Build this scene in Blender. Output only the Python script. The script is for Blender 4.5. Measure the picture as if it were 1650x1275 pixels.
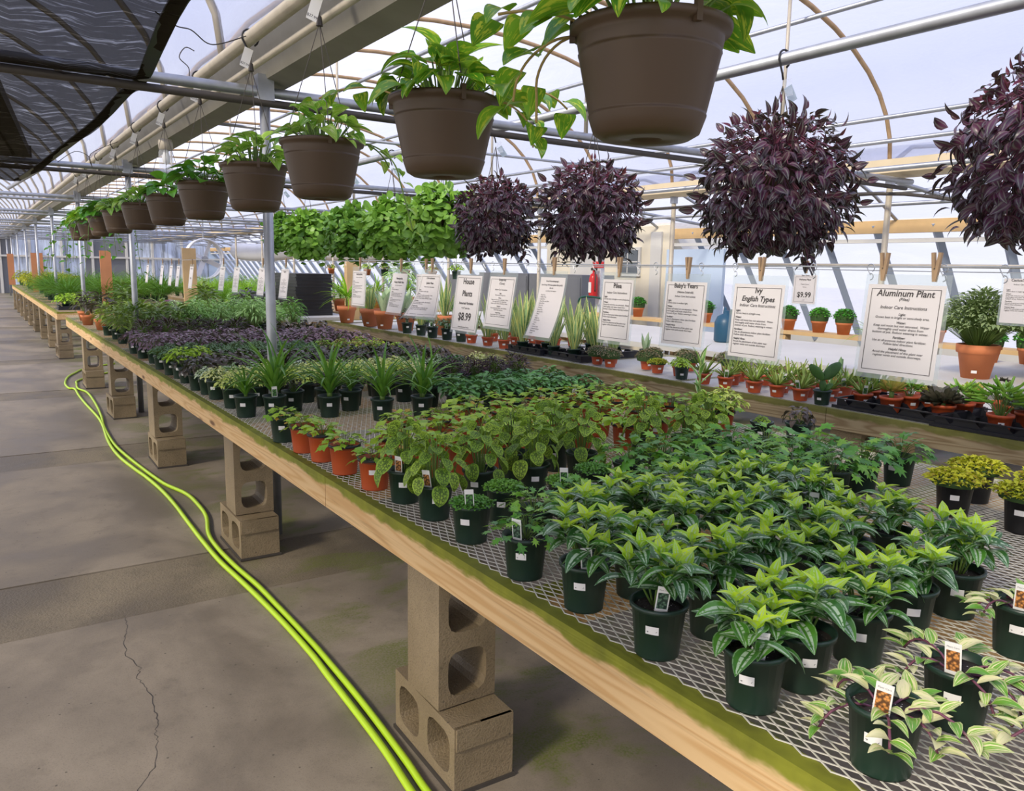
import bpy, bmesh, math, random
import numpy as np
from mathutils import Vector, Matrix, Euler, noise
for o in list(bpy.data.objects): bpy.data.objects.remove(o)
SC=bpy.context.scene; COL=SC.collection
PI=math.pi; R=math.radians
rnd=random.Random(7)
# ------------------------------------------------------------------ camera
cam_d=bpy.data.cameras.new('camera'); cam=bpy.data.objects.new('camera',cam_d); COL.objects.link(cam)
cam_d.sensor_width=36; cam_d.sensor_fit='HORIZONTAL'; cam_d.lens=1273.235/1650*36; cam_d.clip_start=.02; cam_d.clip_end=500
cr=Vector((.8277,-.5609,.0181)); cu=Vector((.0746,.1419,.9871)); cf=Vector((.5562,.8156,-.1594))
M=Matrix((cr,cu,-cf)).transposed().to_4x4(); M.translation=(-1.00474,0,1.45514); cam.matrix_world=M
SC.camera=cam
# ------------------------------------------------------------------ light
SC.view_settings.view_transform='Standard'; SC.view_settings.look='None'; SC.view_settings.gamma=1
SC.view_settings.exposure=0.12; SC.view_settings.use_curve_mapping=False
W=bpy.data.worlds.new('sky'); SC.world=W; W.use_nodes=True
def N(nt,t,loc=None,**k):
    n=nt.nodes.new(t)
    for a,b in k.items(): setattr(n,a,b)
    return n
wn=W.node_tree; wn.nodes.clear()
wo=N(wn,'ShaderNodeOutputWorld'); wb=N(wn,'ShaderNodeBackground'); wb.inputs[1].default_value=1.12
tc=N(wn,'ShaderNodeTexCoord'); sx=N(wn,'ShaderNodeSeparateXYZ'); rm=N(wn,'ShaderNodeValToRGB')
cl=N(wn,'ShaderNodeTexNoise'); cl.inputs['Scale'].default_value=2.2; cl.inputs['Detail'].default_value=5
mx=N(wn,'ShaderNodeMix',data_type='RGBA'); cr2=N(wn,'ShaderNodeValToRGB')
rm.color_ramp.elements[0].position=.0; rm.color_ramp.elements[0].color=(1.0,.99,1.0,1)
rm.color_ramp.elements[1].position=.55; rm.color_ramp.elements[1].color=(.47,.54,.90,1)
cr2.color_ramp.elements[0].position=.52; cr2.color_ramp.elements[1].position=.80
wn.links.new(tc.outputs['Generated'],sx.inputs[0]); wn.links.new(sx.outputs[2],rm.inputs[0])
wn.links.new(tc.outputs['Generated'],cl.inputs['Vector']); wn.links.new(cl.outputs[0],cr2.inputs[0])
wn.links.new(cr2.outputs[0],mx.inputs[0]); wn.links.new(rm.outputs[0],mx.inputs[6]); mx.inputs[7].default_value=(.90,.90,.97,1)
wn.links.new(mx.outputs[2],wb.inputs[0]); wn.links.new(wb.outputs[0],wo.inputs[0])
sd=bpy.data.lights.new('sun','SUN'); sun=bpy.data.objects.new('sun',sd); COL.objects.link(sun)
sd.energy=5.5; sd.angle=R(10); sd.color=(1,.88,.68)
sun.rotation_euler=Vector((-.85,-.25,.62)).to_track_quat('Z','Y').to_euler()

# ------------------------------------------------------------------ node helpers
def L(nt,a,b): nt.links.new(a,b)
def new_mat(name):
    m=bpy.data.materials.new(name); m.use_nodes=True; nt=m.node_tree; nt.nodes.clear()
    return m,nt,N(nt,'ShaderNodeOutputMaterial'),N(nt,'ShaderNodeBsdfPrincipled')
def inp(nt,s,v):
    if hasattr(v,'links') or isinstance(v,bpy.types.NodeSocket): L(nt,v,s)
    else: s.default_value=v
def math_(nt,op,a,b=0.0,c=None,clamp=False):
    n=N(nt,'ShaderNodeMath',operation=op,use_clamp=clamp); inp(nt,n.inputs[0],a); inp(nt,n.inputs[1],b)
    if c is not None: inp(nt,n.inputs[2],c)
    return n.outputs[0]
def mixc(nt,f,a,b,blend='MIX'):
    n=N(nt,'ShaderNodeMix',data_type='RGBA',blend_type=blend); inp(nt,n.inputs[0],f)
    inp(nt,n.inputs[6],a if not isinstance(a,tuple) else (*a,1)); inp(nt,n.inputs[7],b if not isinstance(b,tuple) else (*b,1)); return n.outputs[2]
def step(nt,v,a,b):
    n=N(nt,'ShaderNodeMapRange',interpolation_type='SMOOTHSTEP'); inp(nt,n.inputs[0],v); n.inputs[1].default_value=a; n.inputs[2].default_value=b
    return n.outputs[0]
def noise_(nt,vec,scale,detail=3,rough=.5,dist=0):
    n=N(nt,'ShaderNodeTexNoise'); n.inputs['Scale'].default_value=scale; n.inputs['Detail'].default_value=detail
    n.inputs['Roughness'].default_value=rough; n.inputs['Distortion'].default_value=dist
    if vec is not None: L(nt,vec,n.inputs['Vector'])
    return n.outputs[0]
def coords(nt,kind='Object',scale=(1,1,1)):
    t=N(nt,'ShaderNodeTexCoord'); m=N(nt,'ShaderNodeMapping'); m.inputs['Scale'].default_value=scale
    L(nt,t.outputs[kind],m.inputs[0]); return m.outputs[0]
def geo(nt): return N(nt,'ShaderNodeNewGeometry').outputs['Position']
def scaled(nt,v,s):
    m=N(nt,'ShaderNodeMapping'); m.inputs['Scale'].default_value=s; L(nt,v,m.inputs[0]); return m.outputs[0]
def bump(nt,p,h,strength=.3,dist=.01):
    b=N(nt,'ShaderNodeBump'); b.inputs['Strength'].default_value=strength; b.inputs['Distance'].default_value=dist
    L(nt,h,b.inputs['Height']); L(nt,b.outputs[0],p.inputs['Normal'])
def simple(name,col,rough=.6,metal=0,var=.15,scale=8,bumps=0,spec=.5):
    m,nt,o,p=new_mat(name); c=coords(nt); n=noise_(nt,c,scale,4)
    d=tuple(x*(1-var) for x in col); e=tuple(min(1,x*(1+var)) for x in col)
    L(nt,mixc(nt,n,d,e),p.inputs['Base Color']); p.inputs['Roughness'].default_value=rough; p.inputs['Metallic'].default_value=metal
    p.inputs['Specular IOR Level'].default_value=spec
    if bumps: bump(nt,p,noise_(nt,c,scale*12,3),bumps,.003)
    L(nt,p.outputs[0],o.inputs[0]); return m
MAT={}
MAT['galv']=simple('galvanised_steel',(.42,.44,.47),.45,.75,.25,14)
MAT['pipe_tan']=simple('weathered_pipe',(.50,.45,.36),.6,.3,.25,10)
MAT['gutter']=simple('gutter_metal',(.26,.245,.205),.6,.3,.25,6)
MAT['iron']=simple('dark_wire',(.08,.07,.06),.6,.4,.2,20)
MAT['pot_green']=simple('green_pot_plastic',(.012,.034,.022),.38,0,.15,10)
MAT['pot_black']=simple('black_plastic',(.012,.012,.014),.4,0,.2,10)
MAT['pot_terra']=simple('terracotta_coloured_plastic',(.50,.085,.022),.45,0,.12,10)
MAT['pot_clay']=simple('clay_pot',(.62,.20,.075),.7,0,.14,10)
MAT['pot_brown']=simple('brown_basket_plastic',(.072,.043,.022),.5,0,.10,6)
MAT['white']=simple('white_paper',(.80,.79,.76),.6,0,.03,30)
MAT['paper']=simple('laminated_sign_paper',(.62,.59,.59),.35,0,.03,3)
MAT['ink']=simple('sign_ink',(.035,.03,.03),.6,0,.1,10)
MAT['pink_ink']=simple('pink_ink',(.75,.12,.12),.6,0,.1,10)
MAT['greyink']=simple('faded_ink',(.16,.15,.15),.6,0,.1,10)
MAT['pin']=simple('clothespin_wood',(.36,.24,.14),.7,0,.2,30)
MAT['lumber']=simple('raw_lumber',(.62,.42,.20),.7,0,.2,5)
MAT['redwood']=simple('orange_stained_board',(.52,.22,.10),.7,0,.2,5)
MAT['grey_panel']=simple('grey_painted_steel',(.19,.20,.22),.5,.2,.06,3)
MAT['bench_white']=simple('pale_bench_surface',(.62,.61,.57),.6,0,.08,3)
MAT['cream']=simple('cream_painted_wall',(.72,.66,.52),.6,0,.06,3)
MAT['bluewhite']=simple('pale_blue_panel',(.52,.64,.80),.5,0,.05,3)
MAT['tray']=simple('black_tray_plastic',(.018,.019,.024),.35,0,.2,10)
MAT['red']=simple('red_enamel',(.60,.02,.02),.3,0,.05,10)
MAT['teal']=simple('teal_jug_plastic',(.012,.07,.13),.4,0,.1,10)
MAT['greenplastic']=simple('green_can_plastic',(.01,.07,.05),.4,0,.1,10)
MAT['stem']=simple('green_stem',(.13,.22,.04),.6,0,.2,20)
MAT['stem_purple']=simple('purple_stem',(.16,.05,.09),.6,0,.2,20)
MAT['stem_tan']=simple('tan_vine_stem',(.42,.30,.10),.6,0,.2,20)
MAT['bark']=simple('bark',(.16,.10,.06),.8,0,.3,30)
MAT['white_metal']=simple('white_metal',(.75,.76,.78),.5,.1,.05,5)
MAT['hose']=simple('lime_hose_rubber',(.42,.64,.02),.4,0,.06,4)
MAT['mesh_far']=simple('aged_mesh',(.42,.41,.36),.5,.4,.2,20)
MAT['mesh']=simple('expanded_metal',(.76,.73,.62),.5,.1,.25,25)
MAT['window']=simple('dark_window_glass',(.10,.12,.14),.15,0,.2,5)
MAT['rust']=simple('rusty_hoop_steel',(.46,.31,.17),.7,.2,.35,18)
MAT['bar']=simple('blue_grey_bar',(.34,.40,.50),.5,0,.05,3)
MAT['cream_beam']=simple('cream_lit_beam',(.72,.60,.40),.6,0,.15,3)
MAT['brown_pinkish']=MAT['lumber']
# soil
def m_soil():
    m,nt,o,p=new_mat('potting_soil'); c=coords(nt); v=N(nt,'ShaderNodeTexVoronoi'); v.inputs['Scale'].default_value=130; L(nt,c,v.inputs['Vector'])
    w=step(nt,v.outputs['Distance'],.22,.16); k=noise_(nt,c,60,2); w=math_(nt,'MULTIPLY',w,step(nt,k,.5,.56))
    L(nt,mixc(nt,w,(.018,.012,.009),(.6,.57,.5)),p.inputs['Base Color']); p.inputs['Roughness'].default_value=.9
    bump(nt,p,v.outputs['Distance'],.6,.004); L(nt,p.outputs[0],o.inputs[0]); return m
MAT['soil']=m_soil()
# wood board with moss on its upper arris
def m_board(name,c1,c2,moss_top,moss_amt,green=(.20,.21,.012)):
    m,nt,o,p=new_mat(name); g=geo(nt)
    v=scaled(nt,g,(60,1.6,60)); n1=noise_(nt,v,1.0,4,.6,.6)
    wv=noise_(nt,scaled(nt,g,(7,.55,11)),1.0,1.5,.45,.25); ring=math_(nt,'MULTIPLY_ADD',math_(nt,'SINE',math_(nt,'MULTIPLY',wv,95)),.5,.5)
    grain=mixc(nt,math_(nt,'POWER',ring,2.4),c1,c2); grain=mixc(nt,math_(nt,'MULTIPLY',step(nt,n1,.5,.75),.55),grain,tuple(x*.55 for x in c2))
    kn=N(nt,'ShaderNodeTexVoronoi'); kn.inputs['Scale'].default_value=1; L(nt,scaled(nt,g,(9,1.9,9)),kn.inputs['Vector'])
    grain=mixc(nt,step(nt,kn.outputs['Distance'],.16,.05),grain,(.16,.075,.03))
    s=N(nt,'ShaderNodeSeparateXYZ'); L(nt,g,s.inputs[0])
    nn=noise_(nt,scaled(nt,g,(2,2.2,6)),2.2,4,.6)
    h=math_(nt,'ADD',s.outputs[2],math_(nt,'MULTIPLY',math_(nt,'SUBTRACT',nn,.5),.075))
    mk=math_(nt,'MULTIPLY',step(nt,h,moss_top-.010,moss_top+.006),moss_amt)
    gn=mixc(nt,noise_(nt,g,14,4),tuple(x*.45 for x in green),tuple(x*1.55 for x in green))
    L(nt,mixc(nt,mk,grain,gn),p.inputs['Base Color']); p.inputs['Roughness'].default_value=.75
    bump(nt,p,ring,.25,.002); L(nt,p.outputs[0],o.inputs[0]); return m
MAT['board']=m_board('mossy_pine_board',(.66,.45,.22),(.56,.34,.14),.672,1)
MAT['board2']=m_board('weathered_bench_board',(.46,.36,.20),(.30,.21,.10),.667,.85,(.15,.16,.02))
# concrete
def m_conc(name,a,b,gr,mossy=0,coarse=0):
    m,nt,o,p=new_mat(name); g=geo(nt)
    n=noise_(nt,scaled(nt,g,(1,.8,1)),1.3,6,.6,.4); n2=noise_(nt,g,7,5,.65); n3=noise_(nt,g,gr,3,.6)
    c=mixc(nt,step(nt,n,.35,.68),a,b); c=mixc(nt,math_(nt,'MULTIPLY',step(nt,n2,.5,.8),.45),c,tuple(x*.62 for x in a))
    c=mixc(nt,math_(nt,'MULTIPLY',math_(nt,'ABSOLUTE',math_(nt,'SUBTRACT',n3,.5)),2.2 if coarse else 1.3),c,tuple(x*.35 for x in a))
    vo=N(nt,'ShaderNodeTexVoronoi'); vo.inputs['Scale'].default_value=16; L(nt,g,vo.inputs['Vector'])
    c=mixc(nt,math_(nt,'MULTIPLY',step(nt,vo.outputs['Distance'],.075,.04),.75),c,(.05,.04,.03))
    if mossy:
        s=N(nt,'ShaderNodeSeparateXYZ'); L(nt,g,s.inputs[0])
        mm=noise_(nt,scaled(nt,g,(1.6,2.6,1)),1.25,5,.62,.5)
        zone=math_(nt,'MAXIMUM',math_(nt,'MULTIPLY',step(nt,s.outputs[0],-.25,.35),1),math_(nt,'MULTIPLY',step(nt,s.outputs[0],-1.0,-1.5),.35))
        k=math_(nt,'MULTIPLY',step(nt,mm,.47,.60),zone); k=math_(nt,'MULTIPLY',k,step(nt,n3,.30,.6))
        c=mixc(nt,math_(nt,'MULTIPLY',k,mossy),c,mixc(nt,n2,(.05,.07,.008),(.17,.20,.02)))
    L(nt,c,p.inputs['Base Color']); p.inputs['Roughness'].default_value=.8
    L(nt,math_(nt,'MULTIPLY_ADD',step(nt,n,.3,.7),.35,.45),p.inputs['Roughness'])
    bump(nt,p,n3,.5 if coarse else .18,.006 if coarse else .002); L(nt,p.outputs[0],o.inputs[0]); return m
MAT['slab']=m_conc('smooth_concrete',(.175,.145,.106),(.315,.265,.198),120,.9)
MAT['strip']=m_conc('rough_concrete',(.13,.105,.07),(.255,.21,.14),110,.7,1)
MAT['block']=m_conc('cinder_block_concrete',(.20,.150,.085),(.33,.255,.150),150,0,1)
def m_glow(name,tr,dif,trans,col=(.9,.93,1),streak=0):
    m,nt,o,p=new_mat(name); nt.nodes.remove(p); t=N(nt,'ShaderNodeBsdfTransparent'); t.inputs[0].default_value=(*tr,1)
    d=N(nt,'ShaderNodeBsdfDiffuse'); tl=N(nt,'ShaderNodeBsdfTranslucent')
    g=geo(nt); n=noise_(nt,scaled(nt,g,(1.2,.35,1.2)),3,5,.6,1)
    cc=mixc(nt,n,tuple(x*(1-.25*streak) for x in col),col); L(nt,cc,d.inputs[0]); L(nt,cc,tl.inputs[0])
    a=N(nt,'ShaderNodeMixShader'); a.inputs[0].default_value=trans; L(nt,d.outputs[0],a.inputs[1]); L(nt,tl.outputs[0],a.inputs[2])
    b=N(nt,'ShaderNodeMixShader'); b.inputs[0].default_value=dif; L(nt,t.outputs[0],b.inputs[1]); L(nt,a.outputs[0],b.inputs[2])
    if streak:
        f=math_(nt,'MULTIPLY_ADD',n,.5,dif-.25,clamp=True); L(nt,f,b.inputs[0])
    L(nt,b.outputs[0],o.inputs[0]); return m
MAT['film']=m_glow('polyethylene_film',(.90,.92,.99),.42,.85,(.88,.90,.99),1)
MAT['glaze']=m_glow('white_glazing_film',(.97,.98,1),.45,.9,(.95,.97,1),.3)
MAT['lam']=m_glow('clear_laminate',(.93,.97,.96),.30,.6,(.85,.92,.92))
def m_cloth():
    m,nt,o,p=new_mat('black_shade_cloth'); nt.nodes.remove(p); t=N(nt,'ShaderNodeBsdfTransparent')
    d=N(nt,'ShaderNodeBsdfDiffuse'); d.inputs[0].default_value=(.030,.025,.018,1); g=geo(nt)
    n=noise_(nt,scaled(nt,g,(5,26,5)),1,4,.6,1.0); f=step(nt,n,.52,.72)
    b=N(nt,'ShaderNodeMixShader'); L(nt,math_(nt,'MULTIPLY_ADD',f,-.34,.93),b.inputs[0]); L(nt,t.outputs[0],b.inputs[1]); L(nt,d.outputs[0],b.inputs[2])
    L(nt,b.outputs[0],o.inputs[0]); return m
MAT['cloth']=m_cloth()
def m_endwall():
    m,nt,o,p=new_mat('streaked_plastic_sheet'); g=geo(nt); n=noise_(nt,scaled(nt,g,(5,1,.35)),1.6,5,.7,.3)
    L(nt,mixc(nt,step(nt,n,.4,.66),(.66,.76,.95),(.26,.29,.33)),p.inputs['Base Color']); p.inputs['Roughness'].default_value=.6
    L(nt,p.outputs[0],o.inputs[0]); return m
MAT['endwall']=m_endwall()
# ------------------------------------------------------------------ leaf materials
def m_leaf(name,base,tip=None,pattern=None,c2=None,rough=.45,tl=.22,var=.25,c3=None):
    if base[1]>base[0]*1.15 and base[1]>base[2]*1.3:
        base=tuple(x*1.30 for x in base); tip=tuple(min(.95,x*1.28) for x in tip) if tip else None
    m,nt,o,p=new_mat(name); uv=N(nt,'ShaderNodeUVMap').outputs[0]; s=N(nt,'ShaderNodeSeparateXYZ'); L(nt,uv,s.inputs[0]); u,v=s.outputs[0],s.outputs[1]
    oi=N(nt,'ShaderNodeObjectInfo').outputs['Random']; a=math_(nt,'MULTIPLY',math_(nt,'ABSOLUTE',math_(nt,'SUBTRACT',u,.5)),2)
    g=geo(nt); gn=noise_(nt,g,28,2)
    tip=tip or tuple(min(1,x*1.5) for x in base)
    c=mixc(nt,step(nt,math_(nt,'ADD',math_(nt,'MULTIPLY',gn,.6),math_(nt,'MULTIPLY',oi,.4)),.25,.72),base,tip)
    if pattern=='alu':
        off=math_(nt,'MULTIPLY',oi,7); cv=N(nt,'ShaderNodeCombineXYZ'); L(nt,math_(nt,'ADD',u,off),cv.inputs[0]); L(nt,v,cv.inputs[1])
        n=noise_(nt,scaled(nt,cv.outputs[0],(1.5,8,1)),1.6,2)
        b=math_(nt,'SINE',math_(nt,'MULTIPLY_ADD',a,8.2,-.75)); k=math_(nt,'MULTIPLY',step(nt,b,.1,.55),step(nt,n,.36,.48)); k=math_(nt,'MULTIPLY',k,step(nt,a,1,.86))
        c=mixc(nt,math_(nt,'MULTIPLY',k,.92),c,c2)
    elif pattern=='net':
        vo=N(nt,'ShaderNodeTexVoronoi',feature='DISTANCE_TO_EDGE'); vo.inputs['Scale'].default_value=6.5; L(nt,scaled(nt,uv,(1,1.25,1)),vo.inputs['Vector'])
        k=math_(nt,'MULTIPLY',step(nt,vo.outputs['Distance'],.17,.05),step(nt,a,.92,.70)); k=math_(nt,'MAXIMUM',k,step(nt,a,.09,.03)); c=mixc(nt,math_(nt,'MULTIPLY',k,.85),c,c2)
    elif pattern=='stripe':
        n=noise_(nt,scaled(nt,uv,(3,.25,1)),2.3,3,.6); n=math_(nt,'ADD',n,math_(nt,'MULTIPLY',math_(nt,'SUBTRACT',oi,.5),.22)); c=mixc(nt,step(nt,n,.46,.54),c,c2)
        if c3: c=mixc(nt,math_(nt,'MULTIPLY',step(nt,a,.72,.9),.6),c,c3)
    elif pattern=='wander':
        k=math_(nt,'MULTIPLY',step(nt,a,.30,.42),step(nt,a,.72,.60)); c=mixc(nt,math_(nt,'MULTIPLY',k,.75),c,c2); c=mixc(nt,step(nt,v,.9,.2),c,mixc(nt,.5,c,c3))
    elif pattern=='edge':
        n=noise_(nt,uv,9,2); k=step(nt,math_(nt,'ADD',a,math_(nt,'MULTIPLY',math_(nt,'SUBTRACT',n,.5),.25)),.60,.70); c=mixc(nt,k,c,c2)
        if c3: c=mixc(nt,math_(nt,'MULTIPLY',step(nt,noise_(nt,scaled(nt,uv,(2,18,1)),1.4,2),.48,.56),math_(nt,'SUBTRACT',1,k)),c,c3)
    elif pattern=='pothos':
        off=math_(nt,'MULTIPLY',oi,9); cv=N(nt,'ShaderNodeCombineXYZ'); L(nt,math_(nt,'ADD',u,off),cv.inputs[0]); L(nt,math_(nt,'ADD',v,off),cv.inputs[1])
        n=noise_(nt,scaled(nt,cv.outputs[0],(5,1.6,1)),1.5,4,.6,.8); c=mixc(nt,step(nt,n,.53,.60),c,c2); c=mixc(nt,math_(nt,'MULTIPLY',step(nt,a,.06,.02),.4),c,c2)
    elif pattern=='vein':
        w=math_(nt,'SINE',math_(nt,'MULTIPLY_ADD',v,34,math_(nt,'MULTIPLY',a,-9))); k=math_(nt,'MAXIMUM',step(nt,a,.08,.03),math_(nt,'MULTIPLY',step(nt,w,.75,.98),.55)); c=mixc(nt,math_(nt,'MULTIPLY',k,.6),c,c2 or tip)
    L(nt,c,p.inputs['Base Color']); p.inputs['Roughness'].default_value=rough; p.inputs['Specular IOR Level'].default_value=.45
    if tl:
        t=N(nt,'ShaderNodeBsdfTranslucent'); L(nt,mixc(nt,.35,c,(.35,.55,.04),'MIX'),t.inputs[0]); x=N(nt,'ShaderNodeMixShader'); x.inputs[0].default_value=tl
        L(nt,p.outputs[0],x.inputs[1]); L(nt,t.outputs[0],x.inputs[2]); L(nt,x.outputs[0],o.inputs[0])
    else: L(nt,p.outputs[0],o.inputs[0])
    return m
MAT['alu']=m_leaf('silver_striped_leaf',(.020,.085,.018),(.055,.18,.018),'alu',(.42,.55,.38),.3,.12)
MAT['alu_y']=m_leaf('young_striped_leaf',(.26,.46,.012),(.48,.64,.03),'alu',(.46,.66,.28),.35,.25)
MAT['moon']=m_leaf('crinkled_lime_leaf',(.17,.30,.025),(.30,.44,.04),'net',(.022,.060,.012),.6,.18)
MAT['grape']=m_leaf('grape_ivy_leaf',(.17,.38,.02),(.38,.55,.03),'vein',(.40,.55,.10),.45,.28)
MAT['grape_o']=m_leaf('bronze_young_leaf',(.42,.36,.03),(.50,.22,.03),None,None,.45,.25)
MAT['ivy']=m_leaf('ivy_leaf',(.035,.15,.02),(.10,.30,.025),'vein',(.14,.30,.06),.38,.15)
MAT['ivy_y']=m_leaf('young_ivy_leaf',(.13,.34,.03),(.24,.48,.04),'vein',(.35,.55,.10),.4,.25)
MAT['ivy_v']=m_leaf('cream_edged_ivy_leaf',(.08,.22,.05),(.14,.30,.06),'edge',(.60,.66,.34),.4,.2)
MAT['trad']=m_leaf('cream_and_green_leaf',(.10,.27,.035),(.22,.42,.04),'stripe',(.78,.74,.42),.3,.2,c3=(.72,.68,.36))
MAT['trad_g']=m_leaf('green_trailing_leaf',(.11,.27,.03),(.26,.42,.04),'stripe',(.50,.62,.16),.3,.25)
MAT['tears']=m_leaf('tiny_green_leaf',(.075,.22,.025),(.17,.36,.03),None,None,.5,.2)
MAT['spider']=m_leaf('strap_leaf',(.05,.16,.022),(.13,.29,.03),'vein',(.12,.26,.03),.35,.2)
MAT['moss']=m_leaf('spikemoss_frond',(.26,.32,.015),(.44,.44,.02),None,None,.6,.2)
MAT['moss_o']=m_leaf('bronzed_frond',(.34,.22,.03),(.42,.34,.03),None,None,.6,.2)
MAT['limevar']=m_leaf('lime_variegated_leaf',(.52,.64,.07),(.84,.90,.34),None,None,.45,.25)
MAT['paleleaf']=m_leaf('pale_silvery_leaf',(.34,.46,.27),(.60,.70,.48),None,None,.45,.2)
MAT['ripple']=m_leaf('dark_rippled_leaf',(.030,.030,.020),(.085,.060,.045),'vein',(.16,.14,.12),.32,.05)
MAT['brownish']=m_leaf('bronze_green_leaf',(.12,.14,.035),(.27,.17,.06),None,None,.5,.15)
MAT['greygreen']=m_leaf('grey_green_leaf',(.06,.13,.05),(.14,.24,.10),None,None,.5,.12)
MAT['fittonia']=m_leaf('veined_green_leaf',(.035,.15,.025),(.10,.28,.05),'vein',(.40,.55,.36),.45,.12)
MAT['spiky']=m_leaf('dark_maroon_leaf',(.028,.012,.016),(.07,.025,.035),None,None,.35,.05)
MAT['wander']=m_leaf('purple_striped_leaf',(.020,.010,.018),(.080,.022,.070),'wander',(.20,.23,.19),.3,.05,c3=(.12,.02,.06))
MAT['wander_y']=m_leaf('maroon_young_leaf',(.10,.012,.035),(.15,.035,.08),None,None,.3,.12)
MAT['purple']=m_leaf('violet_leaf',(.11,.055,.085),(.24,.15,.20),'wander',(.34,.30,.33),.35,.08,c3=(.14,.04,.07))
MAT['round']=m_leaf('round_green_leaf',(.06,.17,.02),(.23,.43,.06),'vein',(.24,.48,.08),.4,.25)
MAT['croton']=m_leaf('olive_green_leaf',(.07,.15,.02),(.17,.25,.03),'vein',(.32,.36,.05),.35,.15)
MAT['lightvar']=m_leaf('light_variegated_leaf',(.13,.30,.06),(.38,.58,.22),None,None,.45,.25)
MAT['grass']=m_leaf('grass_blade',(.10,.28,.012),(.28,.48,.02),None,None,.5,.3)
MAT['grass_d']=m_leaf('dark_grass_blade',(.05,.16,.012),(.13,.27,.02),None,None,.5,.25)
MAT['gold']=m_leaf('golden_leaf',(.34,.36,.02),(.52,.52,.03),None,None,.5,.25)
MAT['herb']=m_leaf('curly_herb_leaf',(.035,.20,.02),(.09,.34,.03),None,None,.5,.2)
MAT['greyshrub']=m_leaf('grey_green_shrub_leaf',(.09,.15,.05),(.22,.28,.12),None,None,.6,.15)
MAT['sans']=m_leaf('sword_leaf',(.10,.20,.06),(.20,.32,.12),'edge',(.72,.72,.24),.4,.15,c3=(.28,.38,.18))
MAT['moonshine']=m_leaf('silver_sword_leaf',(.30,.42,.24),(.42,.52,.32),'vein',(.26,.38,.22),.4,.15)
MAT['aloe']=m_leaf('aloe_leaf',(.16,.28,.04),(.34,.42,.10),None,None,.4,.2)
MAT['fuzzy']=m_leaf('brownish_mound_leaf',(.16,.13,.06),(.26,.22,.12),None,None,.7,.1)
MAT['cactus']=m_leaf('prickly_pear_pad',(.030,.085,.018),(.05,.13,.025),None,None,.45,.03)
MAT['succ_d']=m_leaf('dark_rosette_leaf',(.035,.038,.022),(.10,.09,.06),None,None,.3,.05)
MAT['succ_g']=m_leaf('green_succulent_leaf',(.12,.30,.03),(.26,.44,.06),None,None,.35,.15)
MAT['succ_b']=m_leaf('powdery_blue_leaf',(.22,.32,.24),(.46,.52,.40),None,None,.45,.1)
MAT['succ_o']=m_leaf('orange_green_leaf',(.28,.36,.06),(.52,.38,.10),None,None,.35,.15)
MAT['pothos']=m_leaf('pothos_leaf',(.055,.21,.012),(.16,.36,.02),'pothos',(.58,.68,.06),.3,.3)
MAT['pothos_l']=m_leaf('pale_pothos_leaf',(.12,.32,.025),(.27,.45,.05),'pothos',(.60,.70,.26),.35,.3)
MAT['pothos_d']=m_leaf('deep_green_pothos_leaf',(.035,.16,.014),(.09,.27,.02),'vein',(.12,.30,.03),.3,.25)
MAT['whiteflower']=MAT['white']
# ------------------------------------------------------------------ mesh helpers
def link(name,me,mat=None,parent=None,loc=None,mw=None):
    o=bpy.data.objects.new(name,me); COL.objects.link(o)
    if parent is not None: o.parent=parent
    if mat is not None and me is not None:
        for mm in (mat if isinstance(mat,(list,tuple)) else [mat]): me.materials.append(MAT[mm] if isinstance(mm,str) else mm)
    if loc is not None: o.location=loc
    if mw is not None: o.matrix_local=mw
    return o
def inst(name,me,parent=None,mw=None,loc=None):
    o=bpy.data.objects.new(name,me); COL.objects.link(o); 
    if parent is not None: o.parent=parent
    if mw is not None: o.matrix_local=mw
    if loc is not None: o.location=loc
    return o
def tag(o,label=None,cat=None,group=None,kind=None):
    if label: o['label']=label
    if cat: o['category']=cat
    if group: o['group']=group
    if kind: o['kind']=kind
    return o
def empty(name,loc,rz=0,**k):
    o=bpy.data.objects.new(name,None); COL.objects.link(o); o.location=loc; o.rotation_euler=(0,0,rz); o.empty_display_size=.05; return tag(o,**k)
def quads(name,V,F,UV=None,mats=(),midx=None,smooth=True):
    V=np.asarray(V,np.float32); F=np.asarray(F,np.int32); n=F.shape[1]
    me=bpy.data.meshes.new(name); me.vertices.add(len(V)); me.vertices.foreach_set('co',V.ravel())
    me.loops.add(F.size); me.loops.foreach_set('vertex_index',F.ravel()); me.polygons.add(len(F))
    me.polygons.foreach_set('loop_start',np.arange(0,F.size,n,dtype=np.int32)); me.polygons.foreach_set('loop_total',np.full(len(F),n,np.int32))
    if UV is not None:
        l=me.uv_layers.new(name='UVMap'); l.data.foreach_set('uv',np.asarray(UV,np.float32)[F.ravel()].ravel())
    for m in mats: me.materials.append(MAT[m])
    if midx is not None: me.polygons.foreach_set('material_index',np.asarray(midx,np.int32))
    me.polygons.foreach_set('use_smooth',np.full(len(F),smooth,bool)); me.update(calc_edges=True); return me
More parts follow.
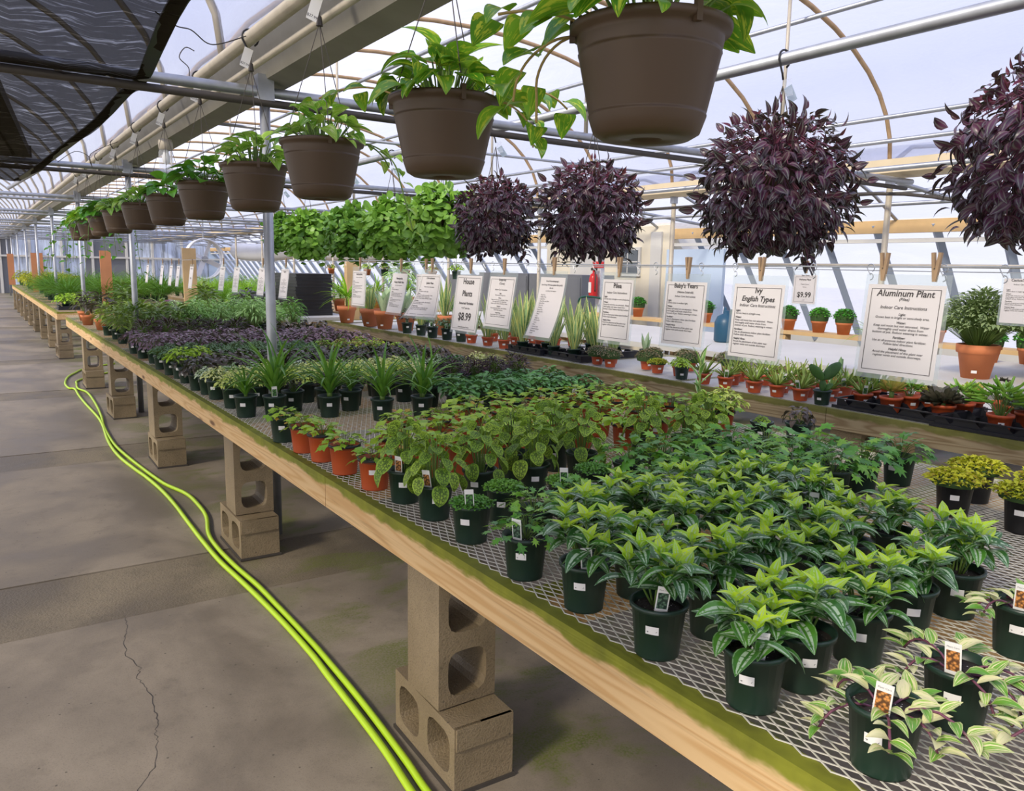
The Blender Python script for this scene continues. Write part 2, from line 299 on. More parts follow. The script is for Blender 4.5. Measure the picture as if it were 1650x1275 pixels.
class MB:
    def __init__(s): s.V=[]; s.F=[]
    def box(s,a,b,M=None):
        x0,y0,z0=a; x1,y1,z1=b; v=[(x0,y0,z0),(x1,y0,z0),(x1,y1,z0),(x0,y1,z0),(x0,y0,z1),(x1,y0,z1),(x1,y1,z1),(x0,y1,z1)]
        if M is not None: v=[tuple(M@Vector(p)) for p in v]
        k=len(s.V); s.V+=v; s.F+=[tuple(k+i for i in f) for f in ((3,2,1,0),(4,5,6,7),(0,1,5,4),(1,2,6,5),(2,3,7,6),(3,0,4,7))]; return s
    def tube(s,pts,r,n=8,cap=True):
        pts=[Vector(p) for p in pts]; rs=r if isinstance(r,(list,tuple)) else [r]*len(pts); k=len(s.V); up=None
        for i,p in enumerate(pts):
            d=(pts[min(i+1,len(pts)-1)]-pts[max(i-1,0)]).normalized()
            if up is None: up=Vector((0,0,1)) if abs(d.z)<.9 else Vector((1,0,0))
            x=d.cross(up).normalized(); y=x.cross(d).normalized(); up=y
            for j in range(n): a=2*PI*j/n; s.V.append(tuple(p+(x*math.cos(a)+y*math.sin(a))*rs[i]))
        for i in range(len(pts)-1):
            for j in range(n): a=k+i*n+j; b=k+i*n+(j+1)%n; s.F.append((a,b,b+n,a+n))
        if cap and n>2:
            s.F.append(tuple(k+j for j in reversed(range(n)))); e=k+(len(pts)-1)*n; s.F.append(tuple(e+j for j in range(n)))
        return s
    def lathe(s,prof,n=20,c=(0,0,0),close=False):
        k=len(s.V)
        for r,z in prof:
            for j in range(n): a=2*PI*j/n; s.V.append((c[0]+r*math.cos(a),c[1]+r*math.sin(a),c[2]+z))
        for i in range(len(prof)-1):
            for j in range(n): a=k+i*n+j; b=k+i*n+(j+1)%n; s.F.append((a,b,b+n,a+n))
        if close: s.F.append(tuple(k+j for j in reversed(range(n))))
        return s
    def sweep(s,prof,y0,y1):   # closed xz profile extruded along y
        k=len(s.V); n=len(prof)
        for y in (y0,y1): s.V+=[(x,y,z) for x,z in prof]
        for j in range(n): s.F.append((k+j,k+(j+1)%n,k+n+(j+1)%n,k+n+j))
        s.F.append(tuple(k+j for j in reversed(range(n)))); s.F.append(tuple(k+n+j for j in range(n))); return s
    def mesh(s,name,mat=None,smooth=False):
        me=bpy.data.meshes.new(name); me.from_pydata(s.V,[],s.F)
        if mat: me.materials.append(MAT[mat])
        if smooth: me.polygons.foreach_set('use_smooth',[True]*len(me.polygons))
        me.update(); return me
    def obj(s,name,mat,parent=None,loc=None,smooth=False,mw=None):
        return inst(name,s.mesh(name,mat,smooth),parent,mw,loc)
def smooth_path(P,n=6):
    P=[Vector(p) for p in P]; out=[]
    for i in range(len(P)-1):
        p0=P[max(i-1,0)];p1=P[i];p2=P[i+1];p3=P[min(i+2,len(P)-1)]
        for k in range(n):
            t=k/n; out.append(.5*((2*p1)+(p2-p0)*t+(2*p0-5*p1+4*p2-p3)*t*t+(3*p1-p0-3*p2+p3)*t**3))
    out.append(P[-1]); return out
ORD=['first','second','third','fourth','fifth','sixth','seventh','eighth','ninth','tenth','eleventh','twelfth','thirteenth','fourteenth','fifteenth','sixteenth','seventeenth','eighteenth','nineteenth','twentieth']
def od(i): return ORD[i] if i<20 else f'{i+1}th'
# ================================================================== SETTING
floor=empty('floor',(0,0,0),kind='structure')
ys=[-6,-3.6,-3.0,-.2,.4,3.43,4.03,6.34,6.86,9.6,10.15,12.9,13.45,16.2,16.8,19.6,20.2,23,23.6,27,27.6,31,31.6,35.5,36.1,41]
for i in range(len(ys)-1):
    w=ys[i+1]-ys[i]; thin=w<.8
    for a,b in ((-6,12.6),):
        MB().box((a,ys[i]+.004,-.12),(b,ys[i+1]-.004,-.003 if thin else 0)).obj('concrete_strip' if thin else 'concrete_slab','strip' if thin else 'slab',floor)
MB().box((-6.2,-6.2,-.3),(13,41.2,-.015)).obj('joint_bed','strip',floor)
# crack in the slab (thin dark seam)
ck=[(-.579,3.425),(-.585,3.326),(-.615,3.2),(-.628,3.074),(-.602,2.947),(-.621,2.88),(-.612,2.818),(-.599,2.741),(-.610,2.633),(-.612,2.558),(-.632,2.498),(-.633,2.439),(-.67,2.306),(-.726,2.224),(-.75,2.1),(-.83,1.9)]
v=[];f=[];q=[]
for i in range(len(ck)-1):
    for k in range(5):
        t=k/5; q.append((ck[i][0]*(1-t)+ck[i+1][0]*t+rnd.uniform(-.006,.006),ck[i][1]*(1-t)+ck[i+1][1]*t))
for i,(x,y) in enumerate(q):
    w=.0013*rnd.uniform(.5,1.5); v+=[(x-w,y,.0006),(x+w,y,.0006)]
    if i: f.append((2*i-2,2*i-1,2*i+1,2*i))
me=bpy.data.meshes.new('crack'); me.from_pydata(v,[],f); me.materials.append(MAT['iron']); inst('crack',me,floor)
MB().box((-60,-40,-.6),(90,140,-.32)).obj('ground','bench_white')['kind']='structure'
# roof bays -----------------------------------------------------------
def arch(x0,x1,z0,h,n=22,p=.5):
    out=[]; c=(x0+x1)/2; a=(x1-x0)/2
    for i in range(n+1):
        t=PI-PI*i/n; out.append((c+a*math.cos(t),z0+h*max(0,math.sin(t))**.92))
    return out
ceil=empty('ceiling',(0,0,0),kind='structure')
A_R=arch(.42,6.15,2.46,1.34); A_L=arch(-5.55,.14,2.46,1.34)
A_3=[(6.15,2.46),(6.5,2.66),(7.0,2.72),(7.6,2.62),(8.2,2.4),(8.75,2.12)]
def film(name,prof,y0,y1,off=.03,mat='film'):
    ny=int((y1-y0)/.7); V=[];F=[];n=len(prof)
    for j in range(ny+1):
        y=y0+(y1-y0)*j/ny
        for i,(x,z) in enumerate(prof):
            V.append((x,y,z+off+.015*math.sin(y*4.5)*math.sin(i*.9)))
    for j in range(ny):
        for i in range(n-1): a=j*n+i; F.append((a,a+1,a+1+n,a+n))
    return inst(name,quads(name,V,F,mats=[mat]),ceil)
film('roof_film',A_R,-5,40.6); film('roof_film',A_L,-5,40.6); film('roof_film',A_3,-5,40.6)
hy=[4.33+1.39*k for k in range(-6,26)]
for A,mt in ((A_R,'rust'),(A_L,'pipe_tan'),(A_3,'galv')):
    me=MB().tube([(x,0,z) for x,z in A],.021,6).mesh('roof_hoop',mt,True)
    for y in hy: inst('roof_hoop',me,ceil,loc=(0,y,0))
def pipe(name,a,b,r,mat='galv',par=None,n=10): return MB().tube([a,b],r,n).obj(name,mat,par if par else ceil,smooth=True)
Y0,Y1=-5,40.5
for x,z,r in ((3.28,3.76,.022),(5.86,2.84,.02),(6.02,2.66,.02),(1.15,3.3,.02),(4.85,3.52,.02)): pipe('purlin',(x,Y0,z),(x,Y1,z),r,'galv')
for x,z,r in ((-2.7,3.76,.02),(-.9,3.45,.018),(-4.4,3.4,.018)): pipe('purlin',(x,Y0,z),(x,Y1,z),r,'galv')
for x,z in ((7.3,2.66),(8.1,2.42),(7.2,2.2)): pipe('purlin',(x,Y0,z),(x,Y1,z),.022,'galv')
pipe('hanging_rail',(1.9,Y0,2.345),(1.9,Y1,2.345),.026)
pipe('hanging_rail',(.10,Y0,2.44),(.10,Y1,2.44),.030,'pipe_tan')
pipe('hanging_rail',(.165,Y0,2.365),(.165,Y1,2.365),.016,'pipe_tan')
PY=[4.13+4.17*k for k in range(-2,9)]
for i,y in enumerate(PY):
    if y<0.5: continue
    pipe('cross_pipe',(-5.6,y,2.30),(6.2,y,2.30),.025)
    pipe('cross_pipe',(-5.6,y-.09,2.245),(6.2,y+.05,2.245),.019,'iron' if i<4 else 'galv')
    pipe('cross_pipe',(6.2,y+.2,2.33),(8.8,y+.2,2.1),.022)
    for x in (2.35,4.3): pipe('truss_strut',(x,y,2.3),(x,y,3.68),.014,'pipe_tan')
# intermediate thin cross ties
for y in [4.13+4.17*k+2.08 for k in range(0,8)]: pipe('cross_tie',(.4,y,2.46),(6.15,y,2.46),.012)
# gutters
MB().sweep([(.20,2.56),(.215,2.545),(.285,2.36),(.40,2.335),(.53,2.46),(.60,2.60),(.585,2.605),(.515,2.475),(.395,2.35),(.295,2.372),(.225,2.56)],Y0,Y1).obj('gutter','gutter',ceil)
MB().sweep([(6.02,2.50),(6.03,2.38),(6.10,2.35),(6.28,2.35),(6.34,2.38),(6.35,2.50)],Y0,Y1).obj('eave_beam','cream_beam',ceil)
MB().sweep([(8.70,1.98),(8.70,2.14),(8.80,2.14),(8.80,1.98)],Y0,Y1).obj('header_beam','lumber',ceil)
MB().sweep([(8.72,1.86),(8.72,1.91),(8.80,1.91),(8.80,1.86)],Y0,Y1).obj('header_beam','bench_white',ceil)
pipe('hanging_rail',(5.5,Y0,2.345),(5.5,Y1,2.345),.022)
# black irrigation pipe under the eave
MB().tube(smooth_path([(6.0,-1,2.25),(6.0,2,2.2),(6.0,3.2,2.05),(6.0,4.4,2.2),(6.0,7,2.2),(6,12,2.22)],5),.018,6).obj('water_pipe','iron',ceil,smooth=True)
# side glazing, right ---------------------------------------------------
wr=empty('wall_right',(0,0,0),kind='structure')
gx0,gz0,gx1,gz1=8.76,2.1,9.95,.45
V=[(gx0,Y0,gz0),(gx1,Y0,gz1),(gx1,Y1,gz1),(gx0,Y1,gz0)]; inst('glazing_film',quads('glazing_film',V,[(0,1,2,3)],mats=['glaze']),wr)
me=MB().tube([(gx0,0,gz0),(gx1,0,gz1)],.06,4).mesh('glazing_bar','bar')
for k in range(54): inst('glazing_bar',me,wr,loc=(-.03,-1+.78*k,0))
MB().box((9.9,Y0,0),(10,Y1,.5)).obj('knee_wall','bench_white',wr)
# left wall (mostly unseen), end walls
wl=empty('wall_left',(0,0,0),kind='structure')
V=[(-5.6,Y0,0),(-5.6,Y1,0),(-5.6,Y1,2.5),(-5.6,Y0,2.5)]; inst('wall_film',quads('wall_film',V,[(0,1,2,3)],mats=['glaze']),wl)
wf=empty('wall_far',(0,0,0),kind='structure')
for a,b,mt in ((-5.6,-.3,'endwall'),(-.3,.55,'grey_panel'),(.55,3.3,'endwall'),(3.3,5.2,'grey_panel'),(5.2,8.6,'endwall'),(8.6,10,'bluewhite')):
    MB().box((a+.01,40.4,0),(b-.01,40.5,2.9)).obj('wall_panel',mt,wf)
for A in (A_R,A_L):
    V=[];F=[]
    for x,z in A: V+=[(x,40.45,2.46),(x,40.45,z+.02)]
    for i in range(len(A)-1): F.append((2*i,2*i+2,2*i+3,2*i+1))
    inst('gable_film',quads('gable_film',V,F,mats=['film']),wf)
for x in (-4,-2.6,-1.2,.1,1.2,2.4,3.6,5,6.1,7.4): MB().box((x-.05,40.3,0),(x+.05,40.4,2.9)).obj('wall_stud','bench_white',wf)
MB().box((-5.6,40.28,1.55),(10,40.4,1.63)).obj('wall_rail','bench_white',wf)
# support posts -----------------------------------------------------------
pn=0
for y in PY:
    if y<2: continue
    o=empty('support_post',(.28,y,0),label=f'galvanised steel post under the gutter, {od(pn)} along the aisle from the near end',cat='post',group='posts under the gutter'); pn+=1
    MB().tube([(0,0,0),(0,0,2.36)],.026,12).obj('pole','galv',o,smooth=True)
    MB().box((-.04,-.035,2.24),(.04,.035,2.38)).obj('bracket','galv',o)
pn=0
for y in [4.33+2.78*k for k in range(0,9)]:
    o=empty('eave_post',(6.19,y,0),label=f'thin pale post under the right eave beam, {od(pn)} from the near end',cat='post',group='posts under the right eave'); pn+=1
    MB().tube([(0,0,0),(-.0,0,2.36)],.028,10).obj('pole','pipe_tan',o,smooth=True)
    MB().box((-.035,-.03,2.27),(.035,.03,2.36)).obj('bracket','galv',o)
# shade cloth over the aisle
cl=empty('shade_cloth',(0,0,0),label='black shade netting sagging from the cross pipes over the aisle',cat='shade cloth')
edge=[(.2,-.40,2.30),(1.2,-.38,2.27),(2.1,-.375,2.27),(2.86,-.36,2.28),(3.6,-.30,2.285),(4.15,-.255,2.285),(4.45,-.29,2.26),(4.9,-.34,2.20),(5.6,-.42,2.15),(6.5,-.50,2.11),(7.4,-.56,2.10),(7.9,-.60,2.10)]
ed=[Vector((b,a,c)) for a,b,c in edge]; ed=smooth_path(ed,4); nX=26; V=[];F=[]
for i,e in enumerate(ed):
    for k in range(nX+1):
        t=k/nX; x=e.x+(-2.5-e.x)*t; V.append((x,e.y+.25*t*(i/len(ed)),e.z-.10*math.sin(PI*min(1,t*3))*(.3+math.sin(e.y*1.5)*.2)+.012*math.sin(k*2.1+i*.8)))
for i in range(len(ed)-1):
    for k in range(nX): a=i*(nX+1)+k; F.append((a,a+1,a+nX+2,a+nX+1))
inst('netting',quads('netting',V,F,mats=['cloth']),cl)
V=[];F=[]
for i,e in enumerate(ed): V+=[(e.x+.006,e.y,e.z+.002),(e.x-.055,e.y,e.z-.004),(e.x-.055,e.y,e.z+.003),(e.x+.006,e.y,e.z+.008)]
for i in range(len(ed)-1):
    for k in range(4): a=4*i+k;b=4*i+(k+1)%4; F.append((a,b,b+4,a+4))
inst('hem',quads('hem',V,F,mats=['pot_black'],smooth=False),cl)
# long ceiling box fixtures above the cloth
def fixture(a,b,w,lab):
    a=Vector(a);b=Vector(b); d=(b-a); L_=d.length; q=d.to_track_quat('Y','Z').to_matrix().to_4x4(); q.translation=a
    o=empty('light_fixture',(0,0,0),label=lab,cat='light fixture'); o.matrix_world=q
    MB().box((-w,0,-.02),(-w*.12,L_,.07)).obj('channel','gutter',o); MB().box((w*.12,0,-.02),(w,L_,.07)).obj('channel','gutter',o)
    MB().box((-w*.12,0,.02),(w*.12,L_,.07)).obj('spine','gutter',o); MB().box((-w*1.12,-.05,-.03),(w*1.12,0,.08)).obj('end_cap','gutter',o)
fixture((-.57,9.2,2.46),(-1.3,2.2,2.56),.13,'long pale twin-channel fixture above the black netting')
MB().tube([(-.35,9.3,2.34),(-.52,12.1,2.34)],.022,8).obj('cut_pipe','galv',ceil,smooth=True)
# glass jar lamp on the gutter
o=empty('jar_lamp',(.24,6.35,2.33),label='glass jar lamp fixed under the gutter',cat='lamp')
MB().lathe([(0,0),(.045,0),(.05,-.02),(.05,-.07),(.04,-.075)],14).obj('lamp_base','pipe_tan',o,smooth=True)
gm=m_glow('clear_glass',(.97,.98,1),.22,.3,(.9,.93,.97)); MAT['glass']=gm
MB().lathe([(.04,-.07),(.05,-.09),(.052,-.19),(.045,-.22),(.02,-.235),(0,-.237)],14).obj('glass_jar','glass',o,smooth=True)
MB().lathe([(.012,-.07),(.028,-.12),(.026,-.16),(0,-.18)],10).obj('bulb','white',o,smooth=True)
# loose tie wires
def wire(name,pts,lab,r=.0025): 
    tag(MB().tube(smooth_path(pts,5),r,5).obj(name,'iron',smooth=True),lab,'wire')
wire('tie_wire',[(-.37,3.3,2.36),(-.28,3.4,2.35),(-.2,3.5,2.37),(-.12,3.58,2.35),(-.05,3.62,2.37),(.08,3.7,2.44)],'twisted dark tie wire between netting corner and hanging rail')
wire('tie_wire',[(-.38,7.2,2.2),(-.25,7.3,2.3),(-.15,7.35,2.28),(-.12,7.4,2.2),(-.13,7.35,2.3),(.08,7.4,2.42)],'thin twisted wire strung from the far netting edge to the rail')
wire('bent_wire',[(-.06,4.2,2.33),(-.06,4.2,2.38),(-.10,4.2,2.42),(-.07,4.2,2.47),(-.03,4.2,2.46)],'short bent wire sticking up from the cross pipe beside the rail')
# ================================================================== BENCHES
def cinder(name):
    # block 0.39 long (x), 0.19 high (z), 0.19 wide (y); two cores through y
    Lh,H,Wd=.197,.095,.19; V=[];F=[]; n=24; ac=math.atan2(H,Lh/2); AN=[2*PI*j/n for j in range(n)]; AN[3]=ac; AN[9]=PI-ac; AN[15]=PI+ac; AN[21]=2*PI-ac
    for c in (-1,1):
        cx=c*Lh/2; k=len(V); hw,hh=.070,.064
        for y in (0,Wd):
            for j in range(n):
                a=AN[j]; ca,sa=math.cos(a),math.sin(a); m=max(abs(ca)/(Lh/2),abs(sa)/H); V.append((cx+ca/m,y,sa/m+H))
            t=.0 if y==0 else .006
            for j in range(n):
                a=AN[j]; ca,sa=math.cos(a),math.sin(a); r=(abs(ca/(hw-t))**4+abs(sa/(hh-t))**4)**-.25; V.append((cx+ca*r,y,sa*r+H))
        for j in range(n):
            j2=(j+1)%n; F.append((k+j,k+j2,k+n+j2,k+n+j)); F.append((k+2*n+j2,k+2*n+j,k+3*n+j,k+3*n+j2)); F.append((k+n+j,k+n+j2,k+3*n+j2,k+3*n+j))
    k=len(V); V+=[(-Lh,0,0),(Lh,0,0),(Lh,Wd,0),(-Lh,Wd,0),(-Lh,0,2*H),(Lh,0,2*H),(Lh,Wd,2*H),(-Lh,Wd,2*H)]
    F+=[(k,k+3,k+2,k+1),(k+4,k+5,k+6,k+7),(k+1,k+2,k+6,k+5),(k+3,k,k+4,k+7)]
    # raised shoulder along one end
    me=bpy.data.meshes.new(name); b=MB(); b.V=V; b.F=F; b.box((-Lh-.007,.004,.125),(-Lh+.01,Wd-.004,.19))
    me=b.mesh(name,'block'); return me
CB=cinder('cinder_block')
M_up=Matrix.Rotation(-PI/2,4,'Y')            # block standing on end, cores along y
def pillar(x,y,what,ord_,sgn=1,simple_=False):
    j=rnd.uniform(-.006,.006)
    a=empty('cinder_block',(0,0,0)); a.location=(x,y,0); a.rotation_euler=(0,0,R(rnd.uniform(-2,2)))
    tag(a,f'concrete block lying flat under the {what}, {ord_} foot block','concrete block',f'pier foot blocks of the {what}')
    # lying: length along y, cores along x
    m=Matrix(((0,1,0,0),(1,0,0,.197),(0,0,1,.012),(0,0,0,1)))
    o=inst('block_body',CB,a,m)
    MB().box((-.006,-.006,0),(.197,.40,.012)).obj('pad','iron',a)  # thin dark slab under the foot block, slightly larger than its base
    b=empty('cinder_block',(x+.004,y+.10+j,.203)); b.rotation_euler=(0,0,R(rnd.uniform(-2,2)))
    tag(b,f'concrete block standing on end under the {what}, {ord_} pier','concrete block',f'upright pier blocks of the {what}')
    m2=Matrix(((0,0,1,.001),(0,1,0,0),(1,0,0,.1965),(0,0,0,1))); inst('block_body',CB,b,m2@Matrix.Scale(.978,4,(1,0,0)))
BH=.588
# expanded metal tiles
def expanded(name,wx,wy,thick,full):
    LW,SW=.051,.0235; st=.0025
    nz=int(round(wx/(SW/2))); ns=int(round(wy/(LW/2))); V=[];F=[]
    xs=np.arange(nz)
    for k in range(nz):
        i=np.arange(ns+1); ph=(i+k)%2
        x=(k+np.where(ph==0,0.04,0.96))*SW/2; y=i*LW/2
        b=len(V)//1
        z=np.where(ph==0,0,0)
        base=sum(len(a) for a in V) if V else 0
        row=[np.stack([x-st/2,y,np.full_like(x,thick)],1),np.stack([x+st/2,y,np.full_like(x,thick)],1)]
        if full: row+=[np.stack([x+st/2,y,np.zeros_like(x)],1),np.stack([x-st/2,y,np.zeros_like(x)],1)]
        n=ns+1; 
        for a in row: V.append(a)
        m=len(row); s=np.arange(ns)
        pairs=[(0,1)] if not full else [(0,1),(1,2),(3,0)]
        for p,q in pairs: F.append(np.stack([base+p*n+s,base+q*n+s,base+q*n+s+1,base+p*n+s+1],1))
    return quads(name,np.concatenate(V),np.concatenate(F),mats=['mesh'],smooth=False)
MT_full=expanded('expanded_mesh_sheet',2.115,1.224,.0016,True); MT_far=expanded('expanded_mesh_sheet_thin',2.115,2.448,.0016,False)
MT_r=expanded('expanded_mesh_sheet_narrow',1.2,2.448,.0016,False)
def bench(name,label,x0,x1,y0,y1,mat,piers,tiles,seam=2.45,right=False):
    o=empty(name,(x0,y0,0),label=label,cat='bench'); w=x1-x0; l=y1-y0
    ys_=[0]; first=True
    while ys_[-1]<l-.3: ys_.append(min(l,ys_[-1]+3.66))
    if len(ys_)>2 and ys_[-1]-ys_[-2]<.6: ys_.pop(-2)
    for i in range(len(ys_)-1):
        a,b=ys_[i]+.002,ys_[i+1]-.002
        MB().box((0,a,BH),(.038,b,.70)).obj('side_board',mat,o); MB().box((w-.038,a,BH),(w,b,.70)).obj('side_board',mat,o)
    for a in (0,l-.038): MB().box((.039,a,BH),(w-.039,a+.038,.699)).obj('end_board',mat,o)
    k=1
    while k*1.22<l-.3: MB().box((.039,k*1.22-.02,BH),(w-.039,k*1.22+.018,.697)).obj('cross_brace',mat,o); k+=1
    MB().box((w*.5-.019,.04,.50),(w*.5+.019,l-.04,BH)).obj('centre_beam',mat,o)
    y=0; i=0
    for me,tl in tiles:
        s=inst('expanded_mesh_sheet',me,o,loc=(.03 if not right else .012,y,.7005)); s['kind']='stuff'; y+=tl
    return o
B1=bench('plant_bench','long mossy-edged wooden plant bench with expanded metal top beside the aisle',0,2.17,-1.0,12.0,'board',None,[(MT_full,1.224)]*5+[(MT_far,2.448)]*3)
B2=bench('plant_bench','wooden plant bench beyond the gap at the end of the mossy-edged one',0,2.17,13.3,28.0,'board',None,[(MT_far,2.448)]*6)
B3=bench('plant_bench','narrower weathered wooden bench across the walkway, below the hanging purple plants',2.98,4.2,-1.0,10.45,'board2',None,[(MT_r,2.448)]*4+[(MT_full,1)]*0,right=True)
B1.children[0]
o=MB().box((.04,.04,.680),(1.18,11.4,.692)).obj('grey_deck','bench_white',B3); o['label']='pale grey deck'
D=2.095
for i,y in enumerate([1.722-2*D+D*k for k in range(0,8)]):
    if y<-1.1 or y>12: continue
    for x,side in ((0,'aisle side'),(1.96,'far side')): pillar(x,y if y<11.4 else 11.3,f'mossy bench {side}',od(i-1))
for i in range(9):
    y=13.4+1.75*i
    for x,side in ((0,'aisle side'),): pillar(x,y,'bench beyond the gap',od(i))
for i in range(6):
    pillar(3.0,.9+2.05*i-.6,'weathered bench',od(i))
# hose -------------------------------------------------------------
h1=[(.6,12.4),(.2,12.0),(.03,11.577),(-.09,11.177),(-.17,10.618),(-.17,10.201),(-.12,10.092),(-.13,9.605),(-.13,8.971),(-.12,7.954),(-.18,6.992),(-.185,6.415),(-.15,5.96),(-.12,5.677),(-.095,5.306),(-.088,4.931),(-.095,4.521),(-.10,4.165),(-.098,3.848),(-.082,3.588),(-.068,3.354),(-.057,3.093),(-.052,2.882),(-.052,2.661),(-.058,2.524),(-.075,2.049),(-.098,1.773),(-.12,1.4),(-.16,.8),(-.2,.2),(-.3,-.8)]
h2=[(.6,11.6),(.2,11.2),(-.02,10.78),(-.06,10.516),(-.085,10.1),(-.03,9.742),(-.045,8.924),(-.085,8.172),(-.13,7.635),(-.155,6.887),(-.135,6.385),(-.10,5.932),(-.075,5.66),(-.045,5.415),(.02,5.129),(.03,4.862),(.015,4.589),(-.045,4.285),(-.06,4.037),(-.052,3.742),(-.030,3.446),(-.024,3.194),(-.020,3.009),(-.018,2.822),(-.018,2.688),(-.026,2.3),(-.045,1.942),(-.060,1.757),(-.075,1.4),(-.12,.8),(-.13,.2),(-.2,-.8)]
for P,lb in ((h1,'lime green hose lying in the aisle, outer strand further from the bench'),(h2,'lime green hose lying in the aisle, inner strand against the block piers')):
    z=.0125; tag(MB().tube(smooth_path([(x,y,z) for x,y in P],6),.0115,8).obj('garden_hose','hose',smooth=True),lb,'hose')
tag(MB().tube(smooth_path([(2.5,5.2,.012),(2.62,4.4,.012),(2.5,3.6,.012),(2.62,2.9,.012),(2.55,2.3,.012),(2.75,1.6,.012),(2.6,.8,.012)],6),.0115,8).obj('garden_hose','hose',smooth=True),'lime green hose on the floor of the walkway between the two benches','hose')
# ================================================================== LEAVES
def prof(kind,t):
    if kind=='ovate': return max(.04,math.sin(PI*t**.72)**.8)
    if kind=='heart': return max(.04,(math.sin(PI*t**.55))**.75)
    if kind=='oval': return max(.05,math.sin(PI*t**.78)**.6)
    if kind=='lance': return max(.05,math.sin(PI*t**.62))
    if kind=='round': return max(.22,math.sin(PI*t)**.5)
    if kind=='strap': return max(.04,(1-t)**.55*(.55+.45*min(1,t*6)))
    if kind=='sword': return max(.03,min(1,.45+t*1.6)*min(1,((1-t)*2.6))**.8)
    if kind=='spike': return max(.03,(1-t)**.7)
    if kind=='spoon': return max(.05,(t**.7)*min(1,(1-t)*3.2)**.6*1.1)
def leaf(Lh,Wd,kind,nu=4,nv=6,fold=.25,droop=.6,crk=0,thick=0,seed=0):
    r=random.Random(seed); V=[];UV=[];F=[]; y=z=0.0; a0=-droop*.35
    for j in range(nv+1):
        t=j/nv; th=a0+droop*t
        if j: y+=Lh/nv*math.cos(th); z-=Lh/nv*math.sin(th)
        w=Wd/2*prof(kind,t)
        for i in range(nu+1):
            s=i/nu*2-1; V.append((s*w,y,z+fold*abs(s)*w+(r.uniform(-crk,crk) if crk and 0<j<nv else 0))); UV.append((i/nu,t))
    for j in range(nv):
        for i in range(nu): a=j*(nu+1)+i; F.append((a,a+1,a+nu+2,a+nu+1))
    if thick:
        n=len(V); V+=[(x,y,z-thick*max(0,1-abs(UV[k][0]-.5)*2)) for k,(x,y,z) in enumerate(V[:n])]; UV+=UV[:n]; F+=[(a+n,d+n,c+n,b+n) for a,b,c,d in F[:len(F)]]
    return (np.array(V),np.array(F),np.array(UV))
def lobed(size,lobes,depth=.45,cup=.15,seed=0):
    # palmate outline: base at origin, tip +Y
    V=[(0,size*.42,0)];UV=[(.5,.5)]; pts=[]; n=len(lobes)
    for k,(ang,ln) in enumerate(lobes):
        pts.append((ang,ln))
        if k<n-1:
            a2=(ang+lobes[k+1][0])/2; pts.append((a2,depth*(ln+lobes[k+1][1])/2))
    pts.append((180,.18)) if False else None
    for ang,ln in pts:
        a=R(ang); x=size*.55*ln*math.sin(a); y=size*.42+size*.58*ln*math.cos(a); d=math.hypot(x,y-size*.42)
        V.append((x,y,-cup*d*d/size)); UV.append((.5+.5*math.sin(a)*ln,.45+.5*math.cos(a)*ln))
    V.append((0,0,0)); UV.append((.5,0)); m=len(V)-1
    if m%2==1:
        V.append(V[m]); UV.append(UV[m]); m+=1
    F=[];i=1
    idx=list(range(1,m+1))+[1]
    for i in range(0,len(idx)-2,2): F.append((0,idx[i],idx[i+1],idx[i+2]))
    return (np.array(V),np.array(F)[:, ::-1],np.array(UV))
IVYL=[(-150,.55),(-82,.85),(-40,.95),(0,1.15),(40,.95),(82,.85),(150,.55)]
GRL=[(-140,.6),(-75,.95),(-38,.75),(0,1.15),(38,.75),(75,.95),(140,.6)]
LV={}
def reg(key,data,mat): LV[key]=(data,mat,None)
def lmesh(key):
    d,m,me=LV[key]
    if me is None: me=quads(key,*d,mats=[m]); LV[key]=(d,m,me)
    return me
for i in range(3):
    dr=(.5,.9,1.3)[i]
    reg(f'alu{i}',leaf(.072,.038,'ovate',6,7,.3,dr),'alu'); reg(f'aluy{i}',leaf(.045,.020,'lance',4,5,.5,.3+.3*i),'alu_y')
    reg(f'moon{i}',leaf(.066,.050,'oval',6,8,.08,.25+dr*.6,.0012,seed=i),'moon')
    reg(f'trad{i}',leaf(.045,.021,'ovate',4,5,.45,.3+.35*i),'trad'); reg(f'pothos{i}',leaf(.105,.072,'heart',6,8,.3,dr),'pothos')
    reg(f'pothosl{i}',leaf(.095,.058,'heart',6,7,.35,dr),'pothos_l'); reg(f'pothosd{i}',leaf(.085,.065,'heart',6,7,.25,dr),'pothos_d')
    reg(f'strap{i}',leaf(.29,.019,'strap',2,9,.5,(1.15,1.5,1.8)[i]),'spider'); reg(f'sword{i}',leaf((.24,.30,.18)[i],.028,'sword',4,6,.35,(.05,-.1,.25)[i]),'sans')
    reg(f'msword{i}',leaf((.24,.20,.17)[i],.06,'sword',4,6,.3,(.05,-.1,.2)[i]),'moonshine')
    reg(f'wan{i}',leaf(.058,.027,'ovate',4,5,.35,dr),'wander'); reg(f'wany{i}',leaf(.040,.016,'lance',4,4,.4,.4),'wander_y')
    reg(f'aloe{i}',leaf((.085,.07,.10)[i],.013,'spike',2,5,.5,(.3,.6,-.1)[i],thick=.004),'aloe')
    reg(f'dracaena{i}',leaf((.15,.12,.17)[i],.028,'lance',4,7,.35,(.5,.9,.2)[i]),'trad_v' if False else 'ivy_v')
reg('grape0',lobed(.060,GRL,.72,.4),'grape'); reg('grape1',lobed(.048,GRL,.75,.2),'grape'); reg('grapeo',lobed(.034,GRL,.7,.3),'grape_o')
reg('ivy0',lobed(.052,IVYL,.55,.4),'ivy'); reg('ivy1',lobed(.042,IVYL,.5,.2),'ivy'); reg('ivyy',lobed(.042,IVYL,.5,.3),'ivy_y'); reg('ivyv',lobed(.036,IVYL,.6,.3),'ivy_v')
